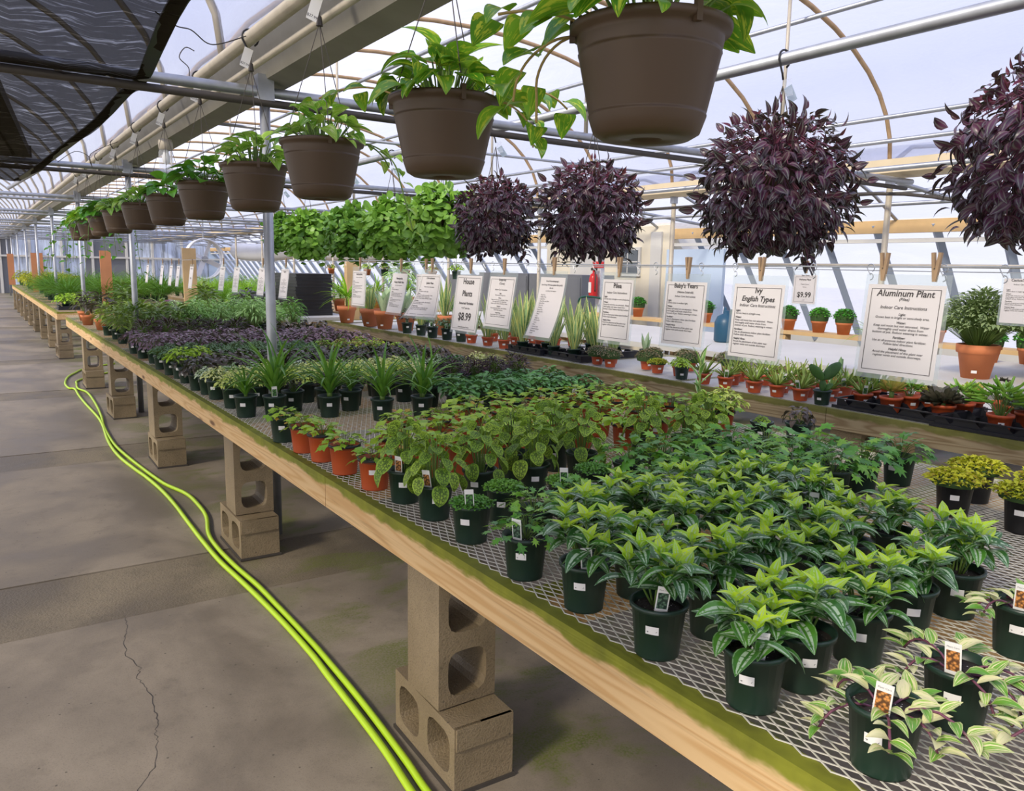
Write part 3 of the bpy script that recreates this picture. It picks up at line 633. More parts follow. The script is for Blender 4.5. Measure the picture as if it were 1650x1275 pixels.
reg('round0',lobed(.050,[(-165,.9),(-120,1),(-80,1.02),(-40,1),(0,1),(40,1),(80,1.02),(120,1),(165,.9)],1.0,.5),'round'); reg('round1',lobed(.040,[(-165,.9),(-120,1),(-80,1.02),(-40,1),(0,1),(40,1),(80,1.02),(120,1),(165,.9)],1.0,.2),'round')
def small(key,L_,W_,k,mat,nu=2,nv=3,fold=.3,droop=.6): reg(key,leaf(L_,W_,k,nu,nv,fold,droop),mat)
small('tears',.008,.007,'round','tears',2,2); small('moss',.016,.008,'ovate','moss',2,2,.6); small('mosso',.014,.007,'ovate','moss_o',2,2,.6)
small('lime',.026,.012,'ovate','limevar'); small('pale',.026,.012,'ovate','paleleaf'); small('ripple',.045,.032,'heart','ripple',4,4,.25,1.2)
small('brown',.026,.017,'ovate','brownish'); small('greyg',.022,.013,'ovate','greygreen'); small('fit',.032,.02,'ovate','fittonia',2,4)
small('spiky',.055,.008,'lance','spiky',2,4,.4,.7); small('purp',.045,.022,'ovate','purple',4,4); small('croton',.11,.03,'lance','croton',2,4); small('lvar',.075,.016,'lance','lightvar',2,4,.4,.9)
small('grass',.30,.007,'strap','grass',2,5,.4,.7); small('grassd',.26,.007,'strap','grass_d',2,5,.4,1.2); small('gold',.035,.02,'ovate','gold'); small('herb',.018,.014,'round','herb')
small('gshrub',.024,.009,'lance','greyshrub'); small('fuzzy',.010,.006,'ovate','fuzzy',2,2); small('dark',.09,.035,'lance','ripple',2,4,.3,1.0)
small('brightg',.035,.02,'ovate','grape'); small('palm',.16,.012,'strap','grass',2,4,.4,1.0); small('redl',.05,.03,'ovate','wander_y',2,3)
for nm in ('d','g','b','o'): reg('succ'+nm,leaf(.05 if nm!='g' else .045,(.024 if nm!='g' else .014),'spoon' if nm!='g' else 'spike',4,5,.45,-.35,thick=.005),'succ_'+nm)
reg('pad',None,'cactus')
_r=[]; 
def ellpad(a,b,t,n=12):
    V=[];F=[]
    for j in range(7):
        v=j/6; y=a*2*v; w=b*max(.12,math.sin(PI*(.06+.88*v))**.7)
        for i in range(n): q=2*PI*i/n; V.append((w*math.cos(q),y,t*math.sin(q)*(.4+.6*math.sin(PI*v))))
    for j in range(6):
        for i in range(n): A=j*n+i;B=j*n+(i+1)%n; F.append((A,B,B+n,A+n))
    c=[(6*n+i) for i in range(n)]
    for i in range(0,n//2-1): F.append((c[i],c[i+1],c[n-2-i],c[n-1-i]))
    return (np.array(V),np.array(F),np.array([(.5+v[0],v[1]) for v in V]))
LV['pad']=(ellpad(.05,.028,.008),'cactus',None)
def lm(pos,d,up=None,s=1.0,roll=0):
    y=Vector(d).normalized(); up=Vector(up) if up is not None else Vector((0,0,1))
    if abs(y.dot(up))>.97: up=Vector((math.cos(roll+1),math.sin(roll+1),.1))
    x=y.cross(up).normalized(); z=x.cross(y)
    if roll: q=Matrix.Rotation(roll,3,y); x=q@x; z=q@z
    m=Matrix((x*s,y*s,z*s)).transposed().to_4x4(); m.translation=pos; return m
def sph(az,el): return Vector((math.cos(az)*math.cos(el),math.sin(az)*math.cos(el),math.sin(el)))
# ---- prototypes: list of (key, matrix) leaves and a stem MB
def g_alu(r,n=8,hs=1.0):
    Lf=[];S=MB()
    for k in range(n):
        az=2*PI*k/n+r.uniform(-.4,.4); rad=0 if k==0 else r.uniform(.020,.072); h=r.uniform(.055,.105)*hs*(1.15 if k==0 else 1); 
        top=Vector((math.cos(az)*rad,math.sin(az)*rad,h)); base=Vector((math.cos(az)*.012,math.sin(az)*.012,0)); S.tube([base,(base+top)/2+Vector((0,0,.004)),top],.0022,5)
        ph=r.uniform(0,PI)
        for lv,(zz,key,s,el,nn) in enumerate(((0,'aluy',1.0,.75,4),(-.008,'alu',.78,.28,2),(-.020,'alu',1.0,.02,2),(-.034,'alu',.92,-.18,2))):
            if zz<-.03 and (r.random()<.25 or k==0): continue
            for q in range(nn):
                a=ph+lv*PI/2+q*2*PI/nn+r.uniform(-.25,.25); p=top+Vector((0,0,zz)); Lf.append((key+str(r.randrange(3)),lm(p,sph(a,el+r.uniform(-.2,.2)),None,s*r.uniform(.85,1.15),r.uniform(-.3,.3))))
    return Lf,S,'stem'
def g_moon(r):
    Lf=[];S=MB()
    for k in range(36):
        az=k*2.39996+r.uniform(-.25,.25); t=(k+.5)/36; rad=.010+.060*t**.8; hh=.125*(1-t**2.0)+.020; d=sph(az,0); p=Vector((d.x*rad,d.y*rad,hh))
        if k%2==0: S.tube([Vector((rad*.25*d.x,rad*.25*d.y,0)),Vector((p.x*.6,p.y*.6,hh*.8)),p],.0018,4,False)
        el=.35-1.5*t+r.uniform(-.2,.2); a2=az+r.uniform(-.5,.5); Lf.append((f'moon{r.randrange(3)}',lm(p,sph(a2,el),Vector((d.x,d.y,1.3-t)),(.55+.42*t)*r.uniform(.85,1.15),r.uniform(-.25,.25))))
    return Lf,S,'stem'
def g_cluster(keys,n,R_,h,sc=(.8,1.2),droop=.9,flat=.8,z0=.0,tall=.4):
    def f(r):
        Lf=[];S=MB()
        for k in range(n):
            az=k*2.4+r.uniform(-.4,.4); t=((k+.5)/n)**.6; rad=R_*t*r.uniform(.85,1.05); zz=z0+h*(1-flat*t*t)*r.uniform(.75,1.08); p=Vector((math.cos(az)*rad,math.sin(az)*rad,zz))
            kk=keys[r.randrange(len(keys))]
            if k%2==0: S.tube([Vector((.15*p.x,.15*p.y,0)),Vector((p.x*.6,p.y*.6,zz*.75)),p],.0012,3,False)
            Lf.append((kk,lm(p,sph(az+r.uniform(-.9,.9),tall-droop*t+r.uniform(-.35,.35)),None,r.uniform(*sc),r.uniform(-.4,.4))))
        return Lf,S,'stem'
    return f
def g_dome(key,n,R_,h,keys2=None,sc=(.8,1.25)):
    def f(r):
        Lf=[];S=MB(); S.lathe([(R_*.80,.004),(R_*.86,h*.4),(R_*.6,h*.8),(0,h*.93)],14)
        for k in range(n):
            az=k*2.39996; t=math.sqrt((k+.5)/n); rad=R_*t; zz=h*math.sqrt(max(0,1-.9*t*t)); kk=key if not keys2 or r.random()<.8 else keys2
            Lf.append((kk,lm((math.cos(az)*rad+r.uniform(-1,1)*.004,math.sin(az)*rad+r.uniform(-1,1)*.004,zz*.97+r.uniform(-.002,.004)),sph(r.uniform(0,2*PI),r.uniform(-.2,.7)),None,r.uniform(*sc),r.uniform(-.8,.8))))
        return Lf,S,'inner'
    return f
def g_rosette(keys,n,el0,el1,sc=(.8,1.1),r0=.006,z=.0):
    def f(r):
        Lf=[];S=MB(); S.tube([(0,0,0),(0,0,max(.012,z))],.006,6)
        for k in range(n):
            t=k/n; az=k*2.39996+r.uniform(-.15,.15); Lf.append((keys[r.randrange(len(keys))],lm((math.cos(az)*r0,math.sin(az)*r0,z+.004*(1-t)),sph(az,el1+(el0-el1)*t+r.uniform(-.1,.1)),None,sc[0]+(sc[1]-sc[0])*(1-t)*r.uniform(.85,1.15) if sc[1]<sc[0] else r.uniform(*sc),0)))
        return Lf,S,'stem'
    return f
def g_trad(r,key='trad',ns=7,ml=.15):
    Lf=[];S=MB()
    for k in range(ns):
        az=2*PI*k/ns+r.uniform(-.4,.4); p=Vector((0,0,0)); el=r.uniform(.5,1.1); ln=r.uniform(.5,1.0)*ml; pts=[p+Vector((math.cos(az)*.02,math.sin(az)*.02,0))]; st=6; a=az
        for q in range(st):
            a+=r.uniform(-.25,.25); el-=.30; pts.append(pts[-1]+sph(a,el)*ln/st)
            for z in (1,-1):
                if (z==1)==(q%2==0) or q>=st-2: Lf.append((f'{key}{r.randrange(3)}',lm(pts[-1],sph(a+z*r.uniform(.5,1.0),.35+r.uniform(-.3,.3)),None,r.uniform(.75,1.15),r.uniform(-.3,.3))))
        S.tube(pts,.0022,5)
    return Lf,S,'stem_purple'
def g_straps(r,n=24,s=1.0,key='strap'):
    Lf=[];S=MB(); S.tube([(0,0,0),(0,0,.03)],.012,6)
    for k in range(n):
        t=k/n; az=k*2.39996; Lf.append((key+str(min(2,int(t*4))),lm((math.cos(az)*.006,math.sin(az)*.006,.012),sph(az,1.30-t*.80+r.uniform(-.1,.1)),None,s*r.uniform(.8,1.15),0)))
    return Lf,S,'stem'
def g_swords(key,n,tilt=.25,s=1.0):
    def f(r):
        Lf=[];S=MB(); S.tube([(0,0,0),(0,0,.01)],.01,6)
        for k in range(n):
            az=k*2.39996+r.uniform(-.3,.3); rad=.008+.022*(k/n); Lf.append((f'{key}{r.randrange(3)}',lm((math.cos(az)*rad,math.sin(az)*rad,0),sph(az,PI/2-tilt*(.3+k/n)-r.uniform(0,.15)),sph(az+PI,.2),s*r.uniform(.7,1.1)*(1-.25*k/n),0)))
        return Lf,S,'stem'
    return f
def g_ball(keys,n,R_,young,down=.0):
    def f(r):
        Lf=[];S=MB()
        for k in range(n):
            t=(k+.5)/n; el=math.asin(1-1.88*t) ; az=k*2.39996+r.uniform(-.3,.3); d=sph(az,el); b=1+.16*noise.noise(d*2.3+Vector((r.random()*.1,R_*20,0))); rr=R_*b*(r.uniform(.88,1.06) if k%3 else r.uniform(.5,.85))
            p=Vector((d.x*rr,d.y*rr,d.z*rr*.92-(.03 if el<0 else 0))); kk=keys[r.randrange(len(keys))]
            if young and el>.5 and r.random()<.55: kk=young+str(r.randrange(3))
            dd=Vector((d.x*.55,d.y*.55,d.z*.45+r.uniform(-.6,.2)-(.4 if el<.5 else 0)))+Vector((r.uniform(-.8,.8),r.uniform(-.8,.8),0))
            if k%8==0 and el>-.9: p=p*1.10; dd=d+Vector((0,0,.25))
            Lf.append((kk,lm(p,dd,d+Vector((0,0,.5)),r.uniform(.75,1.25),r.uniform(-.5,.5))))
            if k%7==0: S.tube([Vector((0,0,R_*.3)),Vector((p.x*.6,p.y*.6,p.z*.7+R_*.3)),p],.0018,4,False)
        for q in range(9):   # dangling strands
            az=r.uniform(0,2*PI); rad=R_*r.uniform(.3,.85); z=-R_*.72; pts=[Vector((math.cos(az)*rad,math.sin(az)*rad,z+.05))]
            for j in range(r.randrange(3,7)):
                pts.append(pts[-1]+Vector((r.uniform(-.012,.012),r.uniform(-.012,.012),-.027)))
                for sgn in (0,1): Lf.append((keys[r.randrange(len(keys))],lm(pts[-1],sph(az+sgn*2.6+r.uniform(-.6,.6),r.uniform(-.8,.1)),None,r.uniform(.85,1.2),0)))
            S.tube(pts,.0017,4)
        return Lf,S,'stem_purple' if young else 'stem'
    return f
def join(Lf,name,mats_order=None,stem=None,stem_mat=None):
    Vs=[];Fs=[];Us=[];mi=[];mats=[];n=0
    for k,m in Lf:
        (V,F,U),mt,_=LV[k]
        if mt not in mats: mats.append(mt)
        A=np.array(m); Vs.append(V@A[:3,:3].T+A[:3,3]); Fs.append(F+n); Us.append(U); mi.append(np.full(len(F),mats.index(mt))); n+=len(V)
    if stem is not None and stem.V:
        F4=[f if len(f)==4 else None for f in stem.F]; F4=np.array([f for f in F4 if f]); 
        if len(F4):
            mats.append(stem_mat); Vs.append(np.array(stem.V)); Fs.append(F4+n); Us.append(np.zeros((len(stem.V),2))); mi.append(np.full(len(F4),len(mats)-1))
    return quads(name,np.concatenate(Vs),np.concatenate(Fs),np.concatenate(Us),mats,np.concatenate(mi))
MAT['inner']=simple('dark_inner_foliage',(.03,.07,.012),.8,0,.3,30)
class Proto:
    def __init__(s,gen,nvar=3,joined=False,limit=300,leafname='leaf',seed=0,stuff=True):
        s.v=[]; s.joined=joined; s.leafname=leafname; s.stuff=stuff
        for i in range(nvar):
            r=random.Random(seed*31+i); Lf,S,sm=gen(r)
            if joined: s.v.append((join(Lf,'foliage',None,S,sm),))
            else:
                if len(Lf)>limit:
                    r.shuffle(Lf); ex=join(Lf[limit:],'inner_foliage'); Lf=Lf[:limit]
                else: ex=None
                s.v.append((Lf,S.mesh('stem',sm,True) if S.V else None,ex))
    def put(s,root,m=None,var=0,scale=1.0):
        d=s.v[var%len(s.v)]; m=m or Matrix(); m=m@Matrix.Scale(scale,4)
        if s.joined:
            o=inst('foliage',d[0],root,m); 
            if s.stuff: o['kind']='stuff'
            return
        Lf,st,ex=d
        for k,x in Lf: inst(s.leafname,lmesh(k),root,m@x)
        if st: inst('stem',st,root,m)
        if ex: inst('inner_foliage',ex,root,m)['kind']='stuff'
P={}
P['alu']=Proto(lambda r:g_alu(r),5,seed=1); P['alus']=Proto(lambda r:g_alu(r,4,.8),3,seed=2)
P['moon']=Proto(g_moon,3,seed=3)
P['grape']=Proto(g_cluster(['grape0','grape0','grape1','grape1','grape1','grapeo'],38,.085,.062,(.6,1.0),.8,.6),4,seed=4)
P['ivy']=Proto(g_cluster(['ivy0','ivy0','ivy1','ivyy'],54,.112,.085,(.75,1.3),.9,.75),4,seed=5); P['ivys']=Proto(g_cluster(['ivy1','ivyy','ivy1'],52,.085,.065,(.55,.9),.9,.75),3,seed=6)
P['ivyv']=Proto(g_cluster(['ivyv'],30,.09,.075,(.75,1.1),.9,.75),1,seed=16)
P['trad']=Proto(lambda r:g_trad(r),4,seed=7); P['strap']=Proto(lambda r:g_straps(r,34),3,leafname='strap_leaf',seed=8)
P['tears']=Proto(g_dome('tears',800,.062,.026),2,True,seed=9); P['moss']=Proto(g_dome('moss',520,.078,.045,'mosso',(.9,1.5)),3,True,seed=10)
P['lime']=Proto(g_cluster(['lime'],150,.085,.085,(.8,1.2),1.0,.6),3,True,seed=11); P['pale']=Proto(g_cluster(['pale'],130,.075,.08,(.8,1.2),1.0,.6),2,True,seed=12)
P['ripple']=Proto(g_cluster(['ripple'],42,.085,.095,(.8,1.2),1.3,.6),3,True,seed=13); P['brown']=Proto(g_cluster(['brown','brown','brightg'],110,.085,.08,(.8,1.2),1.0,.6),3,True,seed=14)
P['greyg']=Proto(g_cluster(['greyg'],170,.09,.085,(.8,1.2),1.0,.5),3,True,seed=15); P['fit']=Proto(g_cluster(['fit'],70,.09,.065,(1.0,1.5),.9,.6),3,True,seed=17)
P['spiky']=Proto(g_cluster(['spiky'],110,.06,.10,(.8,1.2),1.0,.5,tall=.8),3,True,seed=18); P['purp']=Proto(g_cluster(['purp'],70,.10,.10,(.8,1.3),1.0,.5),3,True,seed=19)
P['croton']=Proto(g_cluster(['croton'],90,.12,.30,(.8,1.3),1.0,.6,tall=.6),3,True,seed=20); P['lvar']=Proto(g_cluster(['lvar'],130,.11,.30,(.8,1.3),1.0,.5,tall=.6),3,True,seed=21)
P['grass']=Proto(g_cluster(['grass'],120,.06,.02,(.7,1.2),.9,.2,tall=1.4),2,True,seed=22); P['grassd']=Proto(g_cluster(['grassd'],190,.10,.08,(.8,1.5),.9,.5,tall=1.1),3,True,seed=23)
P['gold']=Proto(g_cluster(['gold'],150,.16,.20,(1,1.6),1.0,.7),2,True,seed=24); P['herb']=Proto(g_dome('herb',300,.10,.13,None,(.9,1.5)),3,True,seed=25)
P['gshrub']=Proto(g_cluster(['gshrub'],1500,.22,.25,(1.1,1.7),1.0,.55,tall=.8),2,True,seed=26); P['fuzzy']=Proto(g_dome('fuzzy',420,.075,.07,None,(.9,1.7)),3,True,seed=27)
P['dark']=Proto(g_cluster(['dark'],60,.13,.28,(.9,1.5),1.2,.5,tall=.6),2,True,seed=28); P['bright']=Proto(g_cluster(['brightg'],120,.10,.10,(.8,1.2),1,.6),2,True,seed=29)
P['sans']=Proto(g_swords('sword',14,.25,1.15),4,leafname='sword_leaf',seed=30); P['msans']=Proto(g_swords('msword',9),2,leafname='sword_leaf',seed=31); P['aloe']=Proto(g_rosette(['aloe0','aloe1','aloe2'],18,1.35,.35,(1.1,1.55),.010,.004),4,leafname='spiky_leaf',seed=32)
P['palm']=Proto(g_cluster(['palm'],46,.03,.10,(.8,1.6),1.2,.2,tall=1.2),1,leafname='strap_leaf',seed=33)
P['sd']=Proto(g_rosette(['succd'],56,.95,-.15,(.7,1.15),.006,.012),1,leafname='fleshy_leaf',seed=34); P['sb']=Proto(g_rosette(['succb'],34,1.0,-.1,(.7,1.1),.006,.015),1,leafname='fleshy_leaf',seed=35)
P['so']=Proto(g_rosette(['succo'],26,1.2,.1,(.9,.5),.006,.02),1,leafname='fleshy_leaf',seed=36)
P['sg']=Proto(g_cluster(['succg'],60,.07,.09,(.8,1.2),1.0,.5,tall=.9),2,leafname='fleshy_leaf',seed=37)
P['redl']=Proto(g_cluster(['redl'],70,.13,.12,(.8,1.4),1,.6),1,True,seed=38); P['rosette_p']=Proto(g_rosette(['succb'],12,.9,.0,(1.2,.8),.006,.03),1,leafname='fleshy_leaf',seed=39)
P['wanA']=Proto(g_ball(['wan0','wan1','wan2'],1700,.275,'wany'),2,seed=40); P['wanB']=Proto(g_ball(['wan0','wan1','wan2'],1500,.25,'wany'),2,seed=41)
P['rnd']=Proto(g_ball(['round0','round1','round0'],900,.21,None),4,limit=260,seed=42)
# ================================================================== POTS
def pot(rt,rb,h,rim=.010,t=.0035,nn=22,feet=False):
    b=MB(); b.lathe([(0,.004),(rb*.9,.003),(rb,0.0),(rb,.003),(rt-t,h-rim),(rt+.001,h-rim),(rt+.002,h),(rt-t,h),(rt-t*1.6,h-.016),(rt-.008,h-.018)],nn,close=False); return b
def clay(rt,rb,h): return MB().lathe([(0,.004),(rb*.95,.002),(rb,0),(rt*.90,h*.74),(rt,h*.76),(rt*1.03,h),(rt*.93,h),(rt*.9,h*.88)],24)
PM={'g':pot(.057,.044,.108).mesh('pot','pot_green',True),'t':pot(.057,.044,.108).mesh('pot','pot_terra',True),'k':pot(.057,.044,.108).mesh('pot','pot_black',True),
 'r':pot(.052,.038,.075,.014).mesh('pot','pot_terra',True),'gs':pot(.052,.040,.085).mesh('pot','pot_green',True),'c':clay(.10,.066,.175).mesh('pot','pot_clay',True),'cs':clay(.075,.052,.12).mesh('pot','pot_clay',True),'gb':pot(.075,.058,.13).mesh('pot','pot_green',True)}
PD={'g':(.052,.108,.050),'t':(.052,.108,.050),'k':(.052,.108,.050),'r':(.047,.075,.044),'gs':(.047,.085,.046),'c':(.09,.175,.082),'cs':(.068,.12,.063),'gb':(.068,.13,.066)}
RIM=MB().lathe([(.0555,.099),(.0595,.100),(.0600,.109),(.0545,.109),(.0535,.095)],22).mesh('rim','pot_black',True)
SM={k:MB().lathe([(0,v[1]-.012),(v[0]*.6,v[1]-.011),(v[0],v[1]-.015)],14).mesh('soil','soil',True) for k,v in PD.items()}
def patch(rb,rt,h,z0,z1,wd,mat,name):
    V=[];F=[]
    for j,z in enumerate((z0,z1)):
        r=rb+(rt-rb)*z/h+.0012
        for i in range(5): a=(i/4-.5)*wd/r; V.append((r*math.sin(a),-r*math.cos(a),z))
    for i in range(4): F.append((i,i+1,i+6,i+5))
    return quads(name,V,F,mats=[mat])
def textmesh(s,size,mat,align='CENTER',shear=0,bold=0,name='lettering',sx=1.0):
    c=bpy.data.curves.new(name,'FONT'); c.body=s; c.size=size; c.align_x=align; c.shear=shear; c.offset=bold*size*.018; c.resolution_u=2; c.space_character=1.0
    o=bpy.data.objects.new('t',c); COL.objects.link(o); me=bpy.data.meshes.new_from_object(o); bpy.data.objects.remove(o); bpy.data.curves.remove(c)
    me.name=name; me.materials.clear(); me.materials.append(MAT[mat]); 
    if sx!=1: me.transform(Matrix.Scale(sx,4,(1,0,0)))
    return me
STK={'g':patch(.044,.057,.108,.058,.075,.026,'white','price_sticker'),'r':patch(.038,.052,.075,.030,.044,.024,'white','price_sticker'),'c':patch(.066,.09,.13,.03,.045,.026,'white','price_sticker')}
T_PRICE=textmesh('$6.99',.0095,'ink')
# plant tag: white stake with picture
def tagmesh(): return MB().box((-.0125,-.0006,-.02),(.0125,.0006,.056)).mesh('tag_card','white')
TAGC=tagmesh(); 
def m_pic(name,a,b):
    m,nt,o,p=new_mat(name); c=coords(nt,'Object'); v=N(nt,'ShaderNodeTexVoronoi'); v.inputs['Scale'].default_value=190; L(nt,c,v.inputs['Vector'])
    L(nt,mixc(nt,step(nt,v.outputs['Distance'],.2,.7),a,b),p.inputs['Base Color']); L(nt,p.outputs[0],o.inputs[0]); return m
MAT['pic_o']=m_pic('tag_picture_orange',(.70,.30,.08),(.12,.05,.02)); MAT['pic_g']=m_pic('tag_picture_green',(.10,.30,.06),(.02,.05,.02)); MAT['pic_d']=m_pic('tag_picture_dark',(.12,.22,.14),(.01,.03,.02))
TPIC={k:MB().box((-.0100,-.0011,.006),(.0100,-.0007,.042)).mesh('tag_picture','pic_'+k) for k in 'ogd'}
T_LINE=textmesh('Plant Care',.0045,'greyink')
CAMP=Vector((-1.0,0))
def face_cam(x,y): return math.atan2(CAMP.y-y,CAMP.x-x)+PI/2
def potted(name,x,y,kind,proto,label,cat='potted plant',group=None,z=.7025,var=None,scale=1,sticker=True,tagk=None,rz=None,detail=2,lift=0,soil=True,ps=1.0,tilt=0,sa=None,ta=None):
    root=empty(name,(x,y,z),label=label,cat=cat,group=group)
    if ps!=1: root.scale=(ps,ps,ps)
    if tilt: root.rotation_euler=(R(tilt),R(tilt*.5),0)
    inst('pot',PM[kind],root)
    if kind=='t': inst('rim',RIM,root)
    rd,h,_=PD[kind]
    if detail>=1 and soil: inst('soil',SM[kind],root)
    rz=rnd.uniform(0,2*PI) if rz is None else rz
    if proto: P[proto].put(root,Matrix.Translation((0,0,h-.013+lift))@Matrix.Rotation(rz,4,'Z'),rnd.randrange(9) if var is None else var,scale)
    f=face_cam(x,y)
    if sticker and detail>=1:
        k='r' if kind in('r','gs') else 'c' if kind in ('c','cs') else 'g'; a=f+(rnd.uniform(-.5,.5) if sa is None else sa); o=inst('price_sticker',STK[k],root,Matrix.Rotation(a,4,'Z'))
        if detail>=3: inst('price_print',T_PRICE,o,Matrix.Translation((0,-.0525,.0632))@Matrix.Rotation(PI/2-.12,4,'X'))
    if tagk:
        a=f+(rnd.uniform(-.6,.6) if ta is None else ta); m=Matrix.Rotation(a,4,'Z')@Matrix.Translation((0,-rd*.80,h-.004))@Matrix.Rotation(R(rnd.uniform(4,16)),4,'X')@Matrix.Rotation(R(rnd.uniform(-6,6)),4,'Y')
        t=inst('plant_tag',TAGC,root,m); inst('tag_picture',TPIC[tagk],t)
        if detail>=3: inst('tag_print',T_LINE,t,Matrix.Translation((0,-.0009,.047))@Matrix.Rotation(PI/2,4,'X'))
    return root
J=lambda s=.012: rnd.uniform(-s,s)
# ------------------------------------------------------------------ main bench, near end
def rowlab(what,y,r,c): return f'{what}, {od(c)} from the aisle in the {od(r)} row'
for i,(x,y,l,ta,sa) in enumerate([(.11,.60,'cream-and-green trailing plant at the near bench corner, orange picture tag in front',-.15,-.25),(.33,.60,'cream-and-green trailing plant behind the corner one, orange picture tag leaning left',-.2,-.1),(.70,.66,'cream-and-green trailing plant cut by the right picture edge, furthest from the aisle of the four',-.1,-.1),(.29,.40,'cream-and-green trailing plant at the bottom right picture corner, only its rim showing',-.3,0)]):
    potted('trailing_plant',x,y,'g','trad',l,group='cream-and-green trailing plants',tagk='o',var=i,detail=3,ta=ta,sa=sa)
rows=[(.83,(.08,.22,.40,.59,.78)),(1.06,(.08,.23,.40,.57,.74,.91)),(1.30,(.09,.24,.40,.57,.74,.91)),(1.50,(.27,.44,.61,.78,.94))]
for r_,(y,xs) in enumerate(rows):
    for c_,x in enumerate(xs):
        potted('aluminum_plant',x+J(.006),y+J(.01),'g','alu',rowlab('silver-striped aluminum plant in dark green pot',y,r_,c_),group='silver-striped aluminum plants',tagk='d' if rnd.random()<.45 or x<.1 else None,detail=3 if x<.3 else 2,scale=rnd.uniform(.95,1.1),sa=-.2 if x<.1 else None,ta=.1 if x<.1 else None)
potted('ivy_pot',.08,1.52,'g','ivys','small-leaved ivy at the aisle edge between the striped plants and the tiny-leaved cushion',group='small-leaved ivies',tagk='d',detail=3,ta=-.5,sa=-.2)
for i,(x,y,t) in enumerate([(.10,1.81,'g'),(.27,1.90,None),(.47,1.86,'g'),(.64,1.93,None)]):
    potted('baby_tears_plant',x,y,'g','tears',['round cushion of tiny bright green leaves at the aisle edge with tall tag','cushion of tiny green leaves half hidden behind the small ivy','cushion of tiny green leaves with a green picture tag, third from the aisle','cushion of tiny green leaves furthest from the aisle'][i],group='baby\'s tears cushions',tagk=t,detail=2,ta=-.1)
for i,(x,y) in enumerate([(.22,1.68),(.38,1.70),(.54,1.68),(.70,1.72)]): potted('ivy_pot',x,y,'g','ivys',f'small-leaved ivy between the aluminum plants and the cushions, {od(i)} from the aisle',group='small-leaved ivies')
n=0
for y,xs in ((1.52,(1.12,1.34,1.52,1.74)),(1.72,(.86,1.02,1.20,1.38,1.56)),(1.95,(.82,.98,1.15,1.33,1.52))):
    for i,x in enumerate(xs):
        potted('ivy_pot',x+J(),y+J(),'g','ivy' if not(y>1.9 and x>1.4) else 'ivyv',rowlab('green lobed-leaf ivy',y,n,i) if not(y>1.9 and x>1.4) else 'cream-edged ivy at the back of the ivy block',group='lobed-leaf ivies' if not(y>1.9 and x>1.4) else None,tagk='g' if rnd.random()<.15 else None)
    n+=1
for i,(x,y,l) in enumerate([(.11,2.04,'second crinkled-leaf plant along the aisle edge, white tag at its front'),(.11,2.24,'first crinkled-leaf plant beside the orange pots at the aisle edge'),(.32,2.12,'crinkled-leaf plant behind the cushion of tiny leaves'),(.51,2.09,'tall crinkled-leaf plant in the middle of the crinkled row'),(.55,2.27,'crinkled-leaf plant hidden behind the tall middle one'),(.76,2.14,'large crinkled-leaf plant with leaves drooping to its pot foot'),(.78,2.32,'crinkled-leaf plant behind the large drooping one'),(1.16,2.24,'crinkled-leaf plant beside the lone dark orange pot'),(1.30,2.15,'smaller crinkled-leaf plant next to the ivy block'),(1.48,2.20,'crinkled-leaf plant below the tall striped cane plant')]):
    potted('crinkled_leaf_plant',x,y,'g','moon','lime '+l,group='crinkled lime-leaf plants',tagk='o' if i in(0,1) else None,var=i,scale=1.05 if i!=8 else .85,ta=-.5)
for i,(x,y) in enumerate([(.09,2.43),(.08,2.67),(.08,2.89),(.07,3.07)]):
    potted('grape_ivy',x,y,'t' if i<4 else 'g','grape',f'light green grape ivy in orange pot at the aisle edge, {od(i)} from the near end',group='grape ivies in orange pots at the edge',sticker=i==0,scale=.9)
n=0
for y,xs in ((2.46,(.30,.46,.64,.82,1.02,1.25,1.45,1.66,1.86)),(2.70,(.28,.50,.70,.90,1.10,1.32,1.55,1.78,1.97)),(2.93,(.44,.62,.79,.96,1.16,1.38,1.60,1.82)),(3.16,(.88,1.1,1.3,1.5,1.72,1.92))):
    for i,x in enumerate(xs):
        potted('grape_ivy',x+J(),y+J(),'t','grape',rowlab('yellow-green grape ivy in orange pot',y,n,i),group='grape ivies in the inner block',sticker=rnd.random()<.4)
    n+=1
# tall striped cane plant, variegated peperomia, dark one beside
o=potted('striped_cane_plant',1.66,2.42,'g',None,'tall thin plant with cream-edged arching leaves standing above the ivies')
for k in range(11):
    z=.10+.022*k; az=k*2.4; inst('leaf',lmesh(f'dracaena{k%3}'),o,lm((0,0,z+.04),sph(az,.35+.09*k),None,.75+.03*(k%4),0))
MB().tube([(0,0,.09),(0,0,.36)],.006,6).obj('stem','stem',o,smooth=True)
potted('variegated_peperomia',1.92,2.5,'g','lime','yellow and green variegated plant behind the ivies',scale=1.25); potted('dark_leaf_plant',1.95,2.10,'g','ripple','dark green rosette plant at the back of the ivy block',scale=.8)
potted('small_seedling',1.93,2.28,'gs','bright','single small round-leaved seedling by the bench rear edge',scale=.35)
for i,(x,y,l) in enumerate([(1.54,1.22,'golden-green spikemoss mound in dark pot by the bench rear edge'),(1.76,1.26,'golden-green spikemoss mound behind the first, touching it'),(1.55,1.02,'bronze-tinged spikemoss mound nearest the right picture edge'),(1.80,1.06,'bronze-tinged spikemoss mound at the rear right')]):
    potted('spikemoss_plant',x,y,'k','moss',l,group='spikemoss mounds',var=i,scale=1.1)
